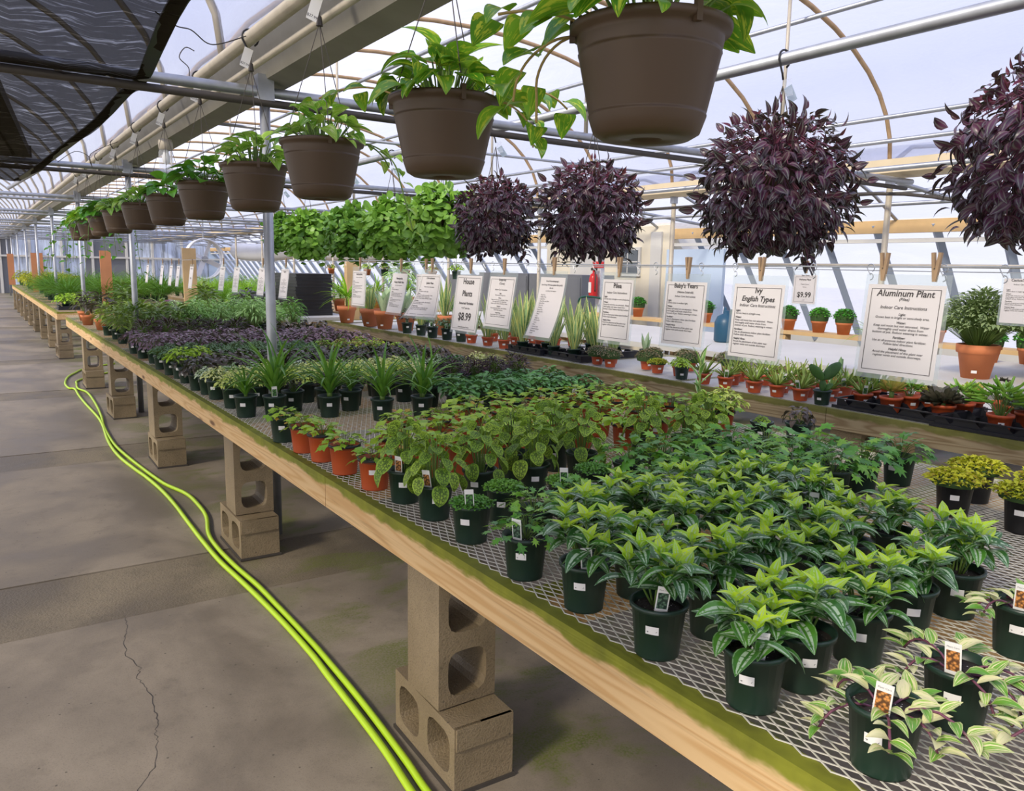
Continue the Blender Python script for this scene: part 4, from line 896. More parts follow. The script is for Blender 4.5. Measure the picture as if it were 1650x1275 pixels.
# spider-like strap plants and neighbours
for i,(x,y,s,l) in enumerate([(.20,3.86,1.15,'large dark green strap-leaf plant by the post with leaves reaching the bench edge'),(.44,3.74,1.0,'second dark green strap-leaf plant from the post'),(.63,3.53,.95,'dark green strap-leaf plant standing alone on the mesh, third from the post'),(.84,3.51,1.0,'dark green strap-leaf plant, fourth from the post')]):
    potted('strap_leaf_plant',x,y,'g','strap',l,group='strap-leaf plants',scale=s*1.12,var=i,tagk='g' if i==0 else None)
potted('strap_leaf_plant',.60,3.86,'g','strap','small strap-leaf plant behind the others, mostly hidden',group='strap-leaf plants',scale=.75); potted('strap_leaf_plant',.08,3.93,'g','strap','small strap-leaf plant at the aisle edge before the post',group='strap-leaf plants',scale=.7); potted('grape_ivy',.06,3.30,'g','grape','light green grape ivy in dark green pot at the aisle edge',scale=.8)
def field(y0,rows,dx,dy,proto,name,adj,x0=.09,x1=2.05,ps=1,kind='g',scale=1,stag=.5,skip=lambda x,y:False,stick=True,sj=.1):
    x1=min(x1,1.80 if y0>4.6 else 1.9)
    for r in range(rows):
        y=y0+r*dy; x=x0+(stag*dx if r%2 else 0); c=0
        while x<=x1:
            if not skip(x,y): potted(name,x+J(),y+J(),kind,proto,rowlab(adj,y,r,c),group=adj+' block',sticker=stick and (c<2 or rnd.random()<.3),detail=1 if (c<2 or r==0) else 0,scale=scale*rnd.uniform(1-sj,1+sj),ps=.88 if y0>4.6 else 1); c+=1
            x+=dx
E0=lambda x,y:False
field(3.44,3,.165,.16,'fit','veined_leaf_plant','dark green veined-leaf plant in dark pot',1.02,2.05)
field(4.02,2,.16,.17,'spiky','maroon_spiky_plant','spiky dark maroon plant',1.30,2.05)
field(3.98,1,.16,.17,'spiky','maroon_spiky_plant','low dark maroon plant behind the strap-leaf plants',.34,1.25,scale=.7)
field(4.22,3,.135,.15,'lime','lime_variegated_plant','lime and cream variegated plant',.09,1.30); field(4.36,2,.135,.15,'lime','lime_variegated_plant','lime variegated plant of the rear patch',1.7,2.05)
field(4.72,1,.135,.15,'pale','pale_variegated_plant','pale cream-leaved plant',.09,1.7); 
field(4.92,3,.150,.16,'ripple','rippled_peperomia','dark rippled-leaf plant',.07,2.05,scale=1.1); field(4.75,1,.15,.15,'fit','veined_leaf_plant','dark green veined plant beside the lime patch',1.75,2.05)
field(5.44,1,.15,.15,'ripple','rippled_peperomia','dark rippled plant of the rear row',.35,2.05)
potted('bright_green_plant',.09,5.46,'g','bright','bright green leafy plant at the aisle edge among dark ones'); potted('bright_green_plant',.22,5.5,'g','bright','second bright green leafy plant from the aisle among dark ones')
field(5.66,4,.16,.165,'greyg','grey_green_plant','small-leaved grey-green plant',.08,1.15); field(5.66,4,.16,.165,'brown','bronze_leaf_plant','small-leaved bronze and green plant',1.25,2.05)
field(6.36,5,.165,.19,'purp','purple_striped_plant','low purple and silver striped plant',.08,2.08,scale=1.1)
field(7.40,2,.19,.2,'spiky','dark_spiky_plant','tall dark maroon spiky plant',.2,1.1,scale=1.6); field(7.45,2,.22,.2,'ripple','dark_round_plant','dark round-leaved plant by the purple block',1.35,2.05,scale=1.3)
field(7.98,5,.24,.24,'lvar','light_variegated_plant','tall light green variegated plant',.75,1.75,kind='g',scale=1.0); field(8.0,5,.24,.24,'croton','olive_leaf_plant','tall olive-green leafy plant',.12,.68,scale=.9)
for i,(x,y) in enumerate([(1.25,7.8),(1.62,7.72)]): potted('shallow_clay_pot',x,y,'cs','lvar',f'light leafy plant in orange clay bowl among the tall greens, {od(i)} from the aisle',group='orange clay bowls')
for i,(x,y,p,s) in enumerate([(.15,9.7,'dark',1.0),(.45,9.9,'croton',1.0),(.85,9.75,'redl',1.2),(1.3,9.9,'croton',1.1),(1.75,9.8,'dark',1.1),(.1,10.5,'dark',.9),(.5,10.6,'croton',1.2),(.95,10.6,'redl',1.3),(1.4,10.5,'bright',1.5),(1.85,10.6,'lvar',1),(.15,11.3,'croton',.8),(.6,11.4,'redl',1),(1.1,11.3,'greyg',1.6),(1.6,11.4,'croton',1.1),(1.95,11.2,'bright',1.5)]):
    potted('foliage_plant',x,y,'cs' if i in(0,5,10) else 'gb',p,f'{"dark" if p=="dark" else "reddish" if p=="redl" else "green"} foliage plant at the far mossy bench end, {od(i)} counted from nearby',group='foliage plants at the far bench end',scale=s,detail=0)
# ================================================================== HANGING BASKETS
b=MB(); h=.205; b.lathe([(0,.006),(.03,.006),(.032,.0),(.085,.0),(.102,.010),(.109,.030),(.1125,.040),(.1133,.043),(.1110,.0445),(.1125,.048),(.1345,.150),(.1365,.1545),(.1340,.156),(.1355,.160),(.139,.178),(.139,.188),(.151,.190),(.1535,.200),(.152,h),(.139,h),(.134,h-.03)],40); BASK=b.mesh('pot','pot_brown',True)
BSOIL=MB().lathe([(0,h-.025),(.137,h-.028)],20).mesh('soil','soil'); CLIP=MB().box((-.006,-.005,-.02),(.006,.006,.018)).mesh('hanger_clip','pot_brown')
HK=MB().tube([(.036*math.cos(a),0,.036*math.sin(a)) for a in [R(-60+25*k) for k in range(11)]]+[(-.036*.2,0,-.06),(-.0,0,-.085)],.0045,6).mesh('hook','pot_black',True)
TAGW=MB().box((-.019,-.0006,-.085),(.019,.0006,0)).mesh('price_tag','white'); T_27=textmesh('$27.99',.014,'ink')
def vine(root,start,az,length,key,r,n=10,droop=.25,el=.3,sz=1.0,gap=.05):
    pts=[Vector(start)]; a=az
    for k in range(n):
        el-=droop*(1 if el>-1.25 else 0); a+=r.uniform(-.2,.2); pts.append(pts[-1]+sph(a,el)*length/n)
        if k>=1: 
            q=pts[-1]; s=1 if k%2 else -1
            d=sph(a+s*1.0,-.35+r.uniform(-.3,.3)); inst('leaf',lmesh(key+str(r.randrange(3))),root,lm(q+d*.02,d,None,sz*r.uniform(.7,1.05),r.uniform(-.4,.4)))
    MB().tube(smooth_path(pts,3),.0028,6).obj('vine',"stem_tan" if key=='pothos' else 'stem',root,smooth=True)
def basket(x,y,zb,sc,key,nl,label,seed,vines=(),leaf_s=1.0,hgt=.14,spread=.13):
    r=random.Random(seed); root=empty('hanging_basket',(x,y,zb),label=label,cat='hanging plant',group='brown hanging baskets under the gutter rail'); root.scale=(sc,)*3
    inst('pot',BASK,root); inst('soil',BSOIL,root)
    for k in range(nl):
        az=k*2.4+r.uniform(-.5,.5); t=((k+.5)/nl)**.6; rad=spread*t; z=h-.02+hgt*(1-.75*t*t)*r.uniform(.55,1.05); p=Vector((math.cos(az)*rad,math.sin(az)*rad,z)); q=Vector((math.cos(az)*rad*.5,math.sin(az)*rad*.5,h-.03))
        MB().tube([q,(q+p)/2+Vector((0,0,.01)),p],.0023,5,False).obj('leaf_stalk','stem',root,smooth=True)
        d=sph(az+r.uniform(-.7,.7),.6-1.0*t+r.uniform(-.35,.35)); inst('leaf',lmesh(key+str(r.randrange(3))),root,lm(p,d,None,leaf_s*r.uniform(.7,1.1),r.uniform(-.5,.5)))
    for v in vines: vine(root,*v[:4],r,*v[4:])
    zt=(2.44-zb)/sc; top=Vector(((.10-x)/sc,0,zt-.13)); wires=[]
    for k in range(3):
        a=R(-100+120*k); p=Vector((.143*math.cos(a),.143*math.sin(a),h)); inst('hanger_clip',CLIP,root,Matrix.Translation((.148*math.cos(a),.148*math.sin(a),h-.005))@Matrix.Rotation(a+PI/2,4,'Z'))
        MB().tube([p,top],.0016,5).obj('hanger_wire','iron',root)
    MB().lathe([(0,.03),(.009,.02),(.013,-.01),(0,-.012)],8,tuple(top)).obj('hanger_cap','iron',root)
    inst('hook',HK,root,Matrix.Translation(((.10-x)/sc,0,zt-.0))@Matrix.Rotation(R(90*0),4,'Z')); 
    MB().tube([((.10-x)/sc,0,zt-.084),tuple(top)],.003,5).obj('hook_stem','iron',root)
    t=inst('price_tag',TAGW,root,Matrix.Translation(((.10-x)/sc-.012,-.02,zt-.05))@Matrix.Rotation(face_cam(x,y)+.3,4,'Z')@Matrix.Rotation(R(18),4,'Y'))
    inst('tag_print',T_27,t,Matrix.Translation((0,-.0009,-.075))@Matrix.Rotation(PI/2,4,'X')); return root
by=[1.176,1.974,2.889,3.73,4.685,5.655,6.66,7.72,8.75,9.7,10.6]; keys=['pothos','pothos','pothosl','pothosl','pothosd','pothosd','pothosl','pothosl','pothosd','pothos','pothosd']
lab=['largest brown hanging basket, closest to the camera, yellow-green vines trailing left','second brown basket from the camera with big glossy yellow-splashed leaves spilling right','third brown basket with upright pale green leaves and a short vine on its right','fourth brown basket, in front of the first steel post, pale green leaves','fifth brown basket, with deep green leaves just left of the first post','sixth brown basket with deep green leaves drooping over its rim','seventh brown basket with cream-edged bushy leaves','eighth brown basket with cream-edged bushy leaves, next to the tangled ones','ninth brown basket half hidden in tangled dark leaves','tenth brown basket with long trailing leafy vines','farthest brown basket in the row under tangled green leaves']
for i,y in enumerate(by):
    vs=[]
    if i==0: vs=[((-.10,.10,h-.01),PI*.80,.19,'pothos',5,.30,.10,1.0),((-.12,.06,h),PI*.84,.16,'pothos',5,.12,.45,1.0),((-.08,.11,h),PI*.70,.21,'pothos',5,.42,.1,.75)]
    if i==1: vs=[((.11,-.04,h),-.45,.26,'pothos',6,.2,.7,1.05),((-.10,.06,h),2.45,.28,'pothos',6,.14,.55,.65),((.10,-.06,h),-.65,.20,'pothos',5,.35,.3,.8)]
    if i==2: vs=[((.11,-.05,h),-.35,.42,'pothosl',9,.32,.3,.7),((.1,0,h),-.2,.2,'pothosl',5,.3,.5,.8)]
    if i==3: vs=[((.10,-.06,h),-.5,.20,'pothosl',5,.4,.5,.85)]
    if i in(8,9,10): vs=[((.1*math.cos(q),.1*math.sin(q),h),q,.45+.1*k,'pothosd',9,.35,.4,.8) for k,q in enumerate((-.4,-1.3,-2.2,2.6))]
    if i==8: vs.append(((.1,-.06,h),-.6,.75,'pothosd',12,.3,.4,.6))
    nl=[44,54,46,46,42,40,70,70,90,90,90][i]
    basket(.10,y,[1.705,1.70,1.695,1.69,1.69,1.69,1.69,1.69,1.685,1.68,1.68][i],[1,1,1,1,.97,.95,.95,.93,.92,.90,.88][i],keys[i],nl,lab[i],100+i,[(a,b_,c,d,e,f_,g,k) for a,b_,c,d,e,f_,g,k in vs],[1.15,1.08,.95,1.1,1.2,1.2,1.0,1.0,1.3,1.3,1.3][i],[.17,.15,.15,.14,.13,.13,.13,.13,.18,.18,.18][i],[.155,.16,.13,.14,.14,.14,.15,.15,.18,.18,.18][i])
# ================================================================== HANGING BALLS on second rail
def ball(x,y,z,proto,var,sc,label,grp,cat='hanging plant',rail=2.345,R_=.27):
    root=empty('hanging_plant',(x,y,z),label=label,cat=cat,group=grp); P[proto].put(root,Matrix.Rotation(var*1.3+y,4,'Z'),var,sc)
    inst('pot',BASK,root,Matrix.Translation((0,0,-.06))@Matrix.Scale(.62,4))
    top=Vector((0,0,rail-z-.11))
    for k in range(3):
        a=R(40+120*k); MB().tube([Vector((.09*math.cos(a),.09*math.sin(a),.06)),top],.0022,5).obj('hanger_wire','iron',root)
    inst('hook',HK,root,Matrix.Translation((0,0,rail-z))); 
    MB().box((-.018,-.001,-.07),(.018,.001,0)).obj('price_tag','bluewhite',root,mw=Matrix.Translation(top+Vector((.02,-.01,.0)))@Matrix.Rotation(R(-40),4,'Y')@Matrix.Rotation(-.6,4,'Z'))
    MB().box((-.018,-.001,-.07),(.018,.001,0)).obj('price_tag','glass',root,mw=Matrix.Translation(top+Vector((.015,-.01,.03)))@Matrix.Rotation(R(-15),4,'Y')@Matrix.Rotation(-.6,4,'Z'))
for i,(y,z,pr,v_,s,l) in enumerate([(1.17,1.865,'wanA',0,1.10,'large purple-striped hanging plant cut by the right picture edge'),(2.27,1.835,'wanA',1,1.08,'round purple-striped hanging plant above the ivy sign'),(3.50,1.79,'wanB',0,1.02,'purple-striped hanging plant above the small grey houses-list sign'),(4.50,1.80,'wanB',1,.98,'purple-striped hanging plant touching the round-leaved green ones')]):
    if i==2: l='purple-striped hanging plant above the sign with a long list'
    ball(1.9,y,z,pr,v_,s,l,'purple-striped hanging plants')
for i,(y,z,s) in enumerate([(5.25,1.80,1.15),(6.05,1.77,1.1),(6.9,1.765,1.05),(8.0,1.765,1.1),(8.8,1.80,.9)]):
    ball(1.9,y,z,'rnd',i,s,f'green round-leaved hanging plant, {od(i)} behind the purple ones','round-leaved hanging plants')
# ================================================================== WIRE AND SIGNS
def wireline(x,z,y0,y1,lab,r=.0028):
    pts=[(x,y0+(y1-y0)*k/12,z-.012*math.sin(PI*((k*3)%12)/12)) for k in range(13)]; tag(MB().tube(pts,r,5).obj('sign_wire','galv'),lab,'wire')
wireline(1.26,1.487,.2,14.5,'taut thin wire carrying the clipped care signs over the mossy bench'); wireline(3.6,1.49,.3,12,'thin wire carrying signs over the weathered bench')
tag(MB().tube([(3.62,.3,1.51),(3.62,3.9,1.51)],.011,8).obj('sign_rail','pipe_tan',smooth=True),'thin pipe rail beside the sign wire over the weathered bench','rail')
def pin_mesh():
    b=MB()
    for s in (-1,1): b.box((-.0055,-.004,-.040),(.0055,.004,.040),Matrix.Translation((0,s*.0048,0))@Matrix.Rotation(s*.09,4,'X'))
    return b.mesh('clothespin','pin')
PIN=MB().box((-.0055,-.0045,-.042),(.0055,.0045,.040)).mesh('pin_half','pin'); SPR=MB().tube([(.009*math.cos(a*.9),.004*math.sin(a*.9),.0) for a in range(8)],.0012,4).mesh('pin_spring','iron')
def clothespin(x,y,z,lab):
    o=empty('clothespin',(x,y,z),label=lab,cat='clothespin')
    for s in (-1,1): inst('pin_half',PIN,o,Matrix.Translation((s*.002,s*.0065,.005))@Matrix.Rotation(-s*.12,4,'X'))
    inst('pin_spring',SPR,o)
def sign(x,y,z0,w,hh,lines,title,bend=.0,tilt=0,border=True,pins=1,curl=0,lw=1.0,pinlab=None):
    # sheet faces the aisle (-x); local x -> -y world, local y -> up, origin top centre
    o=empty('care_sign',(x,y,z0),label=title,cat='sign',group=None)
    o.matrix_world=Matrix.Translation((x-.008,y,z0))@Matrix.Rotation(-PI/2,4,'Z')@Matrix.Rotation(PI/2,4,'X')
    th=R(tilt)
    def warp(me,dz):
        n=len(me.vertices); co=np.empty(n*3,np.float32); me.vertices.foreach_get('co',co); co=co.reshape(-1,3); t=np.clip(-co[:,1]/hh,0,1)
        bx=co[:,0]/w+.5
        co[:,2]+=dz+ (math.tan(th)*hh*t) + bend*t*t*(1-curl*bx); me.vertices.foreach_set('co',co.ravel()); me.update()
    def sheet(a,b,c,d,name,mt,dz,ny=10):
        V=[(a+(b-a)*i/4,c+(d-c)*j/ny,0) for j in range(ny+1) for i in range(5)]; F=[(j*5+i,j*5+i+1,j*5+i+6,j*5+i+5) for j in range(ny) for i in range(4)]
        me=quads(name,V,F,mats=[mt]); warp(me,dz); inst(name,me,o); return me
    sheet(-w/2,w/2,-hh,0,'laminate','lam',0)
    pw,pt,pb=w/2-.012,-.030,-hh+.014; sheet(-pw,pw,pb,pt,'paper','paper',.0012)
    if border:
        V=[];F=[]
        def strip(a,b,c,d):
            sh=10
            for j in range(sh+1):
                yy=c+(d-c)*j/sh; V.extend([(a,yy,0),(b,yy,0)])
            k=len(V)-2*(sh+1)
            for j in range(sh): F.append((k+2*j,k+2*j+1,k+2*j+3,k+2*j+2))
        bw=pw-.012; strip(-bw,bw,pt-.012,pt-.0135); strip(-bw,bw,pb+.0135,pb+.012); strip(-bw,-bw+.0016,pb+.012,pt-.012); strip(bw-.0016,bw,pb+.012,pt-.012)
        me=quads('border_line',V,F,mats=['ink'],smooth=False); warp(me,.0022); inst('border_line',me,o)
    for (s,size,yy,al,bold,sh) in lines:
        me=textmesh(s,size,'ink',al,sh,bold); me.transform(Matrix.Translation((0 if al=='CENTER' else -pw+.018,-yy*hh,0))); 
        n=len(me.vertices)
        if n: 
            xs=[v.co.x for v in me.vertices]; mw=max(abs(min(xs)),abs(max(xs)))
            if mw>pw-.014 and al=='CENTER': me.transform(Matrix.Scale((pw-.014)/mw,4,(1,0,0)))
            if al=='LEFT' and max(xs)>pw-.014: me.transform(Matrix.Translation((-pw+.018,0,0))@Matrix.Scale((2*pw-.032)/(max(xs)+pw-.018),4,(1,0,0))@Matrix.Translation((pw-.018,0,0)))
        warp(me,.0026); inst('lettering',me,o)
    for k in range(pins):
        dy=0 if pins==1 else (-.3+.6*k)*w
        clothespin(x-.006,y-dy,z0+.018,f'{"" if pins==1 else ["left ","right "][k]}wooden clothespin on the '+(pinlab or title.replace('laminated ','').split(', ')[0]))
Cc='CENTER';Lc='LEFT'
def body(first,al,sh,heads=.0108,start=.385):
    out=[];y=start
    tx=[('Light:',1),(first,0),None,('Water:',1),('Keep soil moist but not saturated.  Water',0),('thoroughly until water drains from',0),('bottom of pot. Reduce watering in winter.',0),None,('Fertilizer:',1),('Use an all-purpose indoor plant fertilizer.',0),('Follow label directions.',0),None,('Helpful Hints:',1),('Avoid the placement of this plant near',0),('register vents and outside doorways.',0)]
    for t in tx:
        if t is None: y+=.016; continue
        out.append((t[0],heads*.92,y,al,t[1]*.8+.15,sh)); y+=.0312
    return out
sign(1.26,1.277,1.457,.258,.310,[('Aluminum Plant',.0270,.205,Cc,.7,.15),('(Pilea)',.0125,.245,Cc,.3,.2),('Indoor Care Instructions',.0140,.325,Cc,.3,.2)]+body('Grows best in bright or semi-shady area.',Cc,.2),'laminated sign reading Aluminum Plant, the largest in view',tilt=5,pins=2)
sign(1.26,1.80,1.445,.237,.300,[('Ivy',.0270,.200,Cc,1,.1),('English Types',.0255,.295,Cc,1,.25),('Indoor Care Instructions',.0150,.360,Cc,.1,.25)]+body('Grows best in a bright area.',Lc,.15,.0103,.42),'laminated sign reading Ivy English Types',tilt=4)
sign(1.26,2.14,1.445,.233,.285,[("Baby's Tears",.0240,.185,Cc,.8,0),('(Helxine Soleirolii)',.0110,.255,Cc,.5,0),('Indoor Care Instructions',.0105,.31,Cc,.1,.2)]+body('Grows best in medium light.',Lc,0,.0100,.37),"laminated sign reading Baby's Tears",tilt=4)
sign(1.26,2.527,1.445,.214,.302,[('Pilea',.0280,.215,Cc,.9,0),('Indoor Care Instructions',.0125,.295,Cc,.2,0)]+body('Grows best in bright or semi-shady area.',Lc,0,.0103,.35),'laminated sign reading Pilea, behind the tiny-leaved signs',tilt=4)
items=['Aloe Vera','Rubber Plant','Snake Plant','Areca Palm Lady Palm','Spider Plant','Peace Lily','Dracaena','Boston Fern','Bamboo Palm','Pothos','Ficus','English Ivy','Philodendron','Croton','Mums','Gerbera Daisy','Chinese Evergreen','Dumb Cane','Orchid']
sign(1.26,2.98,1.445,.215,.318,[("Good Housekeeping's",.0110,.16,Cc,.4,0),("List of top 18 house plants that purify",.0110,.215,Cc,.5,0),('the air',.0110,.26,Cc,.5,0),('according to the experts',.0080,.30,Cc,0,0)]+[('-  '+t,.0082,.36+.031*k,Lc,0,0) for k,t in enumerate(items)],'laminated sign with a long bulleted list, bottom curling towards the aisle',bend=.075,tilt=4,border=False,curl=.0)
sign(1.26,3.40,1.440,.26,.300,[('Grape Ivy',.0165,.17,Cc,.4,0),('(Cissus)',.0150,.23,Cc,.2,0),('Indoor Care Instructions',.0110,.33,Cc,.4,0)]+body('Grows best in bright area.',Cc,0,.0098,.39),'laminated sign reading Grape Ivy',tilt=9)
sign(1.26,3.73,1.440,.285,.345,[('House',.044,.22,Cc,.9,0),('Plants',.044,.41,Cc,.9,0),('Assorted Varieties',.0200,.54,Cc,.9,0),('4 1/2" pot size',.0145,.61,Cc,.4,0),('$8.99',.060,.79,Cc,1,0),('Garden Discovery Festival',.0105,.905,Cc,.5,0)],'laminated sign reading House Plants $8.99',tilt=8)
sign(1.255,4.16,1.440,.255,.290,[('Chlorophytum',.0165,.20,Cc,.3,0),('Spider Plant',.0170,.30,Cc,.6,0),('Indoor Care Instructions',.0110,.37,Cc,0,0)]+body('Grows best in medium light.',Lc,0,.0098,.43),'laminated sign reading Chlorophytum Spider Plant, its sheet curling off',bend=.12,tilt=5,curl=.9)
sign(1.262,4.25,1.437,.255,.300,[('Hints',.016,.80,'CENTER',.9,0)],'plain sheet behind the curled Chlorophytum sign',tilt=2)
sign(1.26,4.58,1.438,.23,.290,[('Hemigraphis',.0175,.23,Cc,.9,0),('Purple Waffle Plant',.0170,.31,Cc,.9,0),('Indoor Care Instructions',.010,.37,Cc,0,0)]+body('Grows best in bright light.',Lc,0,.0098,.43),'laminated sign reading Hemigraphis Purple Waffle Plant',bend=.03,tilt=6,border=False)
sign(1.26,5.22,1.445,.25,.285,[('Aeschynanthus',.0170,.20,Cc,.7,0),('Indoor Care Instructions',.010,.27,Cc,0,0)]+body('Grows best in bright light.',Lc,0,.0098,.36),'laminated sign reading Aeschynanthus above the clay pots',tilt=4)
for i,(y,t) in enumerate([(6.8,'Begonia'),(7.45,'Coleus'),(8.3,'Fittonia'),(8.85,'Peperomia')]): 
    sign(1.26,y,1.44,.23,.29,[(t,.02,.2,Cc,.8,0)]+body('Grows best in bright light.',Cc,0,.0098,.40),f'laminated sign {od(i)} beyond the steel post on the wire, reading {t}',tilt=8,pinlab=f'pinned sheet reading {t}')
for i,y in enumerate((10.3,11.05,11.5,12.1,13.2)): 
    sign(1.26,y,1.43,.21,.30,[('Houseplant',.022,.2,Cc,.8,0),('$5.99',.03,.6,Cc,.8,0)],f'small distant white sign, {od(i)} of the cluster before the bright grass',tilt=8,pinlab=f'distant sign {od(i)} of the far cluster')
sign(3.6,1.96,1.478,.235,.280,[('Cactus/Succulents',.0190,.16,Cc,.8,0),('Indoor Care Instructions',.011,.23,Cc,.1,0)]+body('Grows best in bright light.',Lc,0,.0100,.33),'sign about cactus and succulents cut by the right picture edge',tilt=2,border=False)
sign(3.6,3.30,1.475,.20,.235,[('Zam Terra',.0135,.16,Cc,.7,0),('Perfume Plant',.0160,.28,Cc,.8,0),('Fragrant blooms',.0095,.40,Cc,0,0),('Full sun',.0095,.48,Cc,0,0),('$9.99',.048,.75,Cc,1,0),('each',.009,.84,Cc,0,0)],'white sign reading $9.99 above the herb shelf',tilt=2)
SH=MB().tube([(0,.012*math.sin(a),-.024+.012*math.cos(a)) for a in [R(-150+30*k) for k in range(9)]]+[(0,-.004*0,-.045)]+[(0,-.010*math.sin(a),-.050-.010*math.cos(a)+.0) for a in [R(180-35*k) for k in range(6)]],.0016,4).mesh('s_hook','galv')
for i,y in enumerate([1.02,1.18,1.40,1.60,1.92,2.08,2.32,2.42,2.70,2.84,3.12,3.22,3.52,3.60,3.92,4.06,4.42,4.72,4.9,5.1,5.5,5.8]):
    o=inst('s_hook',SH,None,loc=(1.26,y,1.499)); tag(o,f'empty wire s-hook on the near sign wire, {od(i)} from the near end' if i<20 else f'empty wire s-hook far along the sign wire, {["nearer","farther"][i-20]} of the last two','hook','empty wire hooks on the sign wire')
# ================================================================== RIGHT BENCH PLANTS
zr=.7025; cl_=0
for i,(x,y,k,p,s,l) in enumerate([(3.08,9.9,'c','palm',.9,'clay pot with a spiky dark cane plant, leftmost on the weathered bench'),(3.10,9.20,'c','sans',.9,'clay pot mostly behind the Aeschynanthus sign'),(3.10,8.78,'c','msans',1.1,'large clay pot with broad silver-green sword leaves'),(3.20,8.42,'c','msans',1.0,'clay pot with broad sword leaves left of the Hemigraphis sign'),(3.35,7.75,'c','sans',1.0,'clay pot behind the Hemigraphis sign')]):
    potted('sword_leaf_plant',x,y,k,p,l,group=None,z=zr,ps=1.25,scale=s*(1.5 if p=='palm' else 1.25),sticker=True,detail=1)
for i,(x,y,k,p,l) in enumerate([(3.06,8.10,'gb','dark','dark green pot with a dark small plant under the Hemigraphis sign'),(3.06,7.76,'gb','sans','green pot with tall yellow-edged sword leaves left of the Chlorophytum sign'),(3.05,7.48,'gb','lvar','green pot with arching variegated leaves below the Chlorophytum sign'),(3.07,7.20,'gb','greyg','green pot with a bushy plant and white tag below the Chlorophytum sign'),(3.10,6.96,'gb','sans','green pot with dense yellow-edged sword leaves right of the Chlorophytum sign')]):
    potted('potted_plant',x,y,'g',p,l,z=zr,ps=1.1,scale=.5 if p in('dark','lvar') else 1.2,tagk='g' if i in(0,2,3) else None,detail=1)
for i,(x,y) in enumerate([(3.12,6.79),(3.13,6.50),(3.12,6.20)]): potted('snake_plant',x,y,'r','sans',f'front snake plant in orange pot under the Grape Ivy sign, {od(i)} from the left',group='front snake plants',z=zr,scale=1.15,ps=1.15)
for i in range(9):
    potted('snake_plant',3.42+.22*(i%3)+J(),6.05+.42*(i//3)+J(.05),'r','sans',rowlab('rear snake plant in orange pot',0,i//3,i%3),group='rear snake plants',z=zr,scale=1.35,ps=1.15)
for i in range(8): potted('tall_green_plant',3.1+.3*(i%3),10.0-.55*(i//2) if i<8 else 9,'gb',('lvar','grass','croton','brown')[i%4],f'bushy green potted plant crowding behind the clay pots, {od(i)} from the far left',group='bushy plants behind the clay pots',z=zr,scale=.8,detail=0) if (3.1+.3*(i%3))>3.3 else None
def tray_mesh(name,nx,ny,cell):
    b=MB(); w,l=nx*cell,ny*cell; b.box((-.015,-.015,.050),(w+.015,0,.056)); b.box((-.015,l,.050),(w+.015,l+.015,.056)); b.box((-.015,0,.050),(0,l,.056)); b.box((w,0,.050),(w+.015,l,.056))
    for i in range(nx+1):
        for j in range(ny):
            y0=j*cell; k=len(b.V); x=i*cell; b.V+=[(x-.002,y0,.055),(x-.002,y0+cell*.25,.055),(x-.002,y0+cell*.5,.02),(x-.002,y0+cell*.75,.055),(x-.002,y0+cell,.055),(x-.002,y0+cell,0),(x-.002,y0,0),(x-.002,y0+cell*.5,0)]; b.F+=[(k,k+1,k+2,k+7),(k,k+7,k+6),(k+2,k+3,k+4,k+7),(k+7,k+4,k+5)]
    for j in range(ny+1):
        for i in range(nx):
            x0=i*cell; k=len(b.V); y=j*cell; b.V+=[(x0,y,.055),(x0+cell*.25,y,.055),(x0+cell*.5,y,.02),(x0+cell*.75,y,.055),(x0+cell,y,.055),(x0+cell,y,0),(x0,y,0),(x0+cell*.5,y,0)]; b.F+=[(k+7,k+2,k+1,k),(k+6,k+7,k),(k+7,k+4,k+3,k+2),(k+5,k+4,k+7)]
    b.box((0,0,0),(w,l,.003)); b.box((-.02,-.025,.0),(w+.02,-.015,.052)); b.box((-.022,-.02,.0),(-.015,l+.02,.016)); return b.mesh(name,'tray')
TR=tray_mesh('tray_body',2,4,.125)
def tray(x,y,rz,lab): o=empty('plant_tray',(x,y,.7025),R(rz),label=lab,cat='tray',group='black carrier trays'); inst('tray_body',TR,o); return o
tray(3.07,5.55,0,'black carrier tray holding snake plants, left of the two under the list sign'); tray(3.08,5.00,-3,'black carrier tray holding snake plants, right of the two under the list sign'); tray(3.55,5.1,0,'black carrier tray behind the two front snake plant trays')
for i,(x,y,s) in enumerate([(3.14,5.92,1.1),(3.27,5.72,1.05),(3.14,5.45,.7),(3.15,5.18,.8),(3.32,5.08,1.15),(3.30,5.35,1.0),(3.62,5.2,1.1),(3.6,5.5,1.0)]): potted('snake_plant',x,y,'gs','sans',f'yellow-edged snake plant standing in the black trays, {od(i)} from the left',group='tray snake plants',z=.7065,scale=s*1.3,detail=0,ps=1.05)
potted('snake_plant',3.28,4.84,'r','sans','snake plant in orange pot between the trays and the brownish mounds',z=zr,scale=.8)
for i,(x,y) in enumerate([(3.12,5.02-.18),(3.10,4.66),(3.45,4.55),(3.26,4.42),(3.62,4.35),(3.50,4.20),(3.75,4.05),(3.62,3.9)]): potted('brownish_mound_plant',x,y,'r','fuzzy',f'brownish fuzzy mound in small orange pot, {od(i)} from the trays rightwards',group='brownish mound plants',z=zr,scale=1.25,tagk=None)
for i,(x,y,p,s,k,l) in enumerate([(3.18,4.22,'moss',.95,'r','small green fine-leaved mound in orange pot beside the brown mounds'),(3.20,4.02,'bright',.7,'r','broad-leaved green plant in orange pot beside the small dark green pot'),(3.10,3.90,'bright',.7,'gs','bright green broad-leaved plant in small dark green pot at the bench edge'),(3.75,4.95,'msans',.8,'gs','dark short sword-leaf plant behind the brownish mounds')]): potted('small_plant',x,y,k,p,l,z=zr,scale=s)
n=0
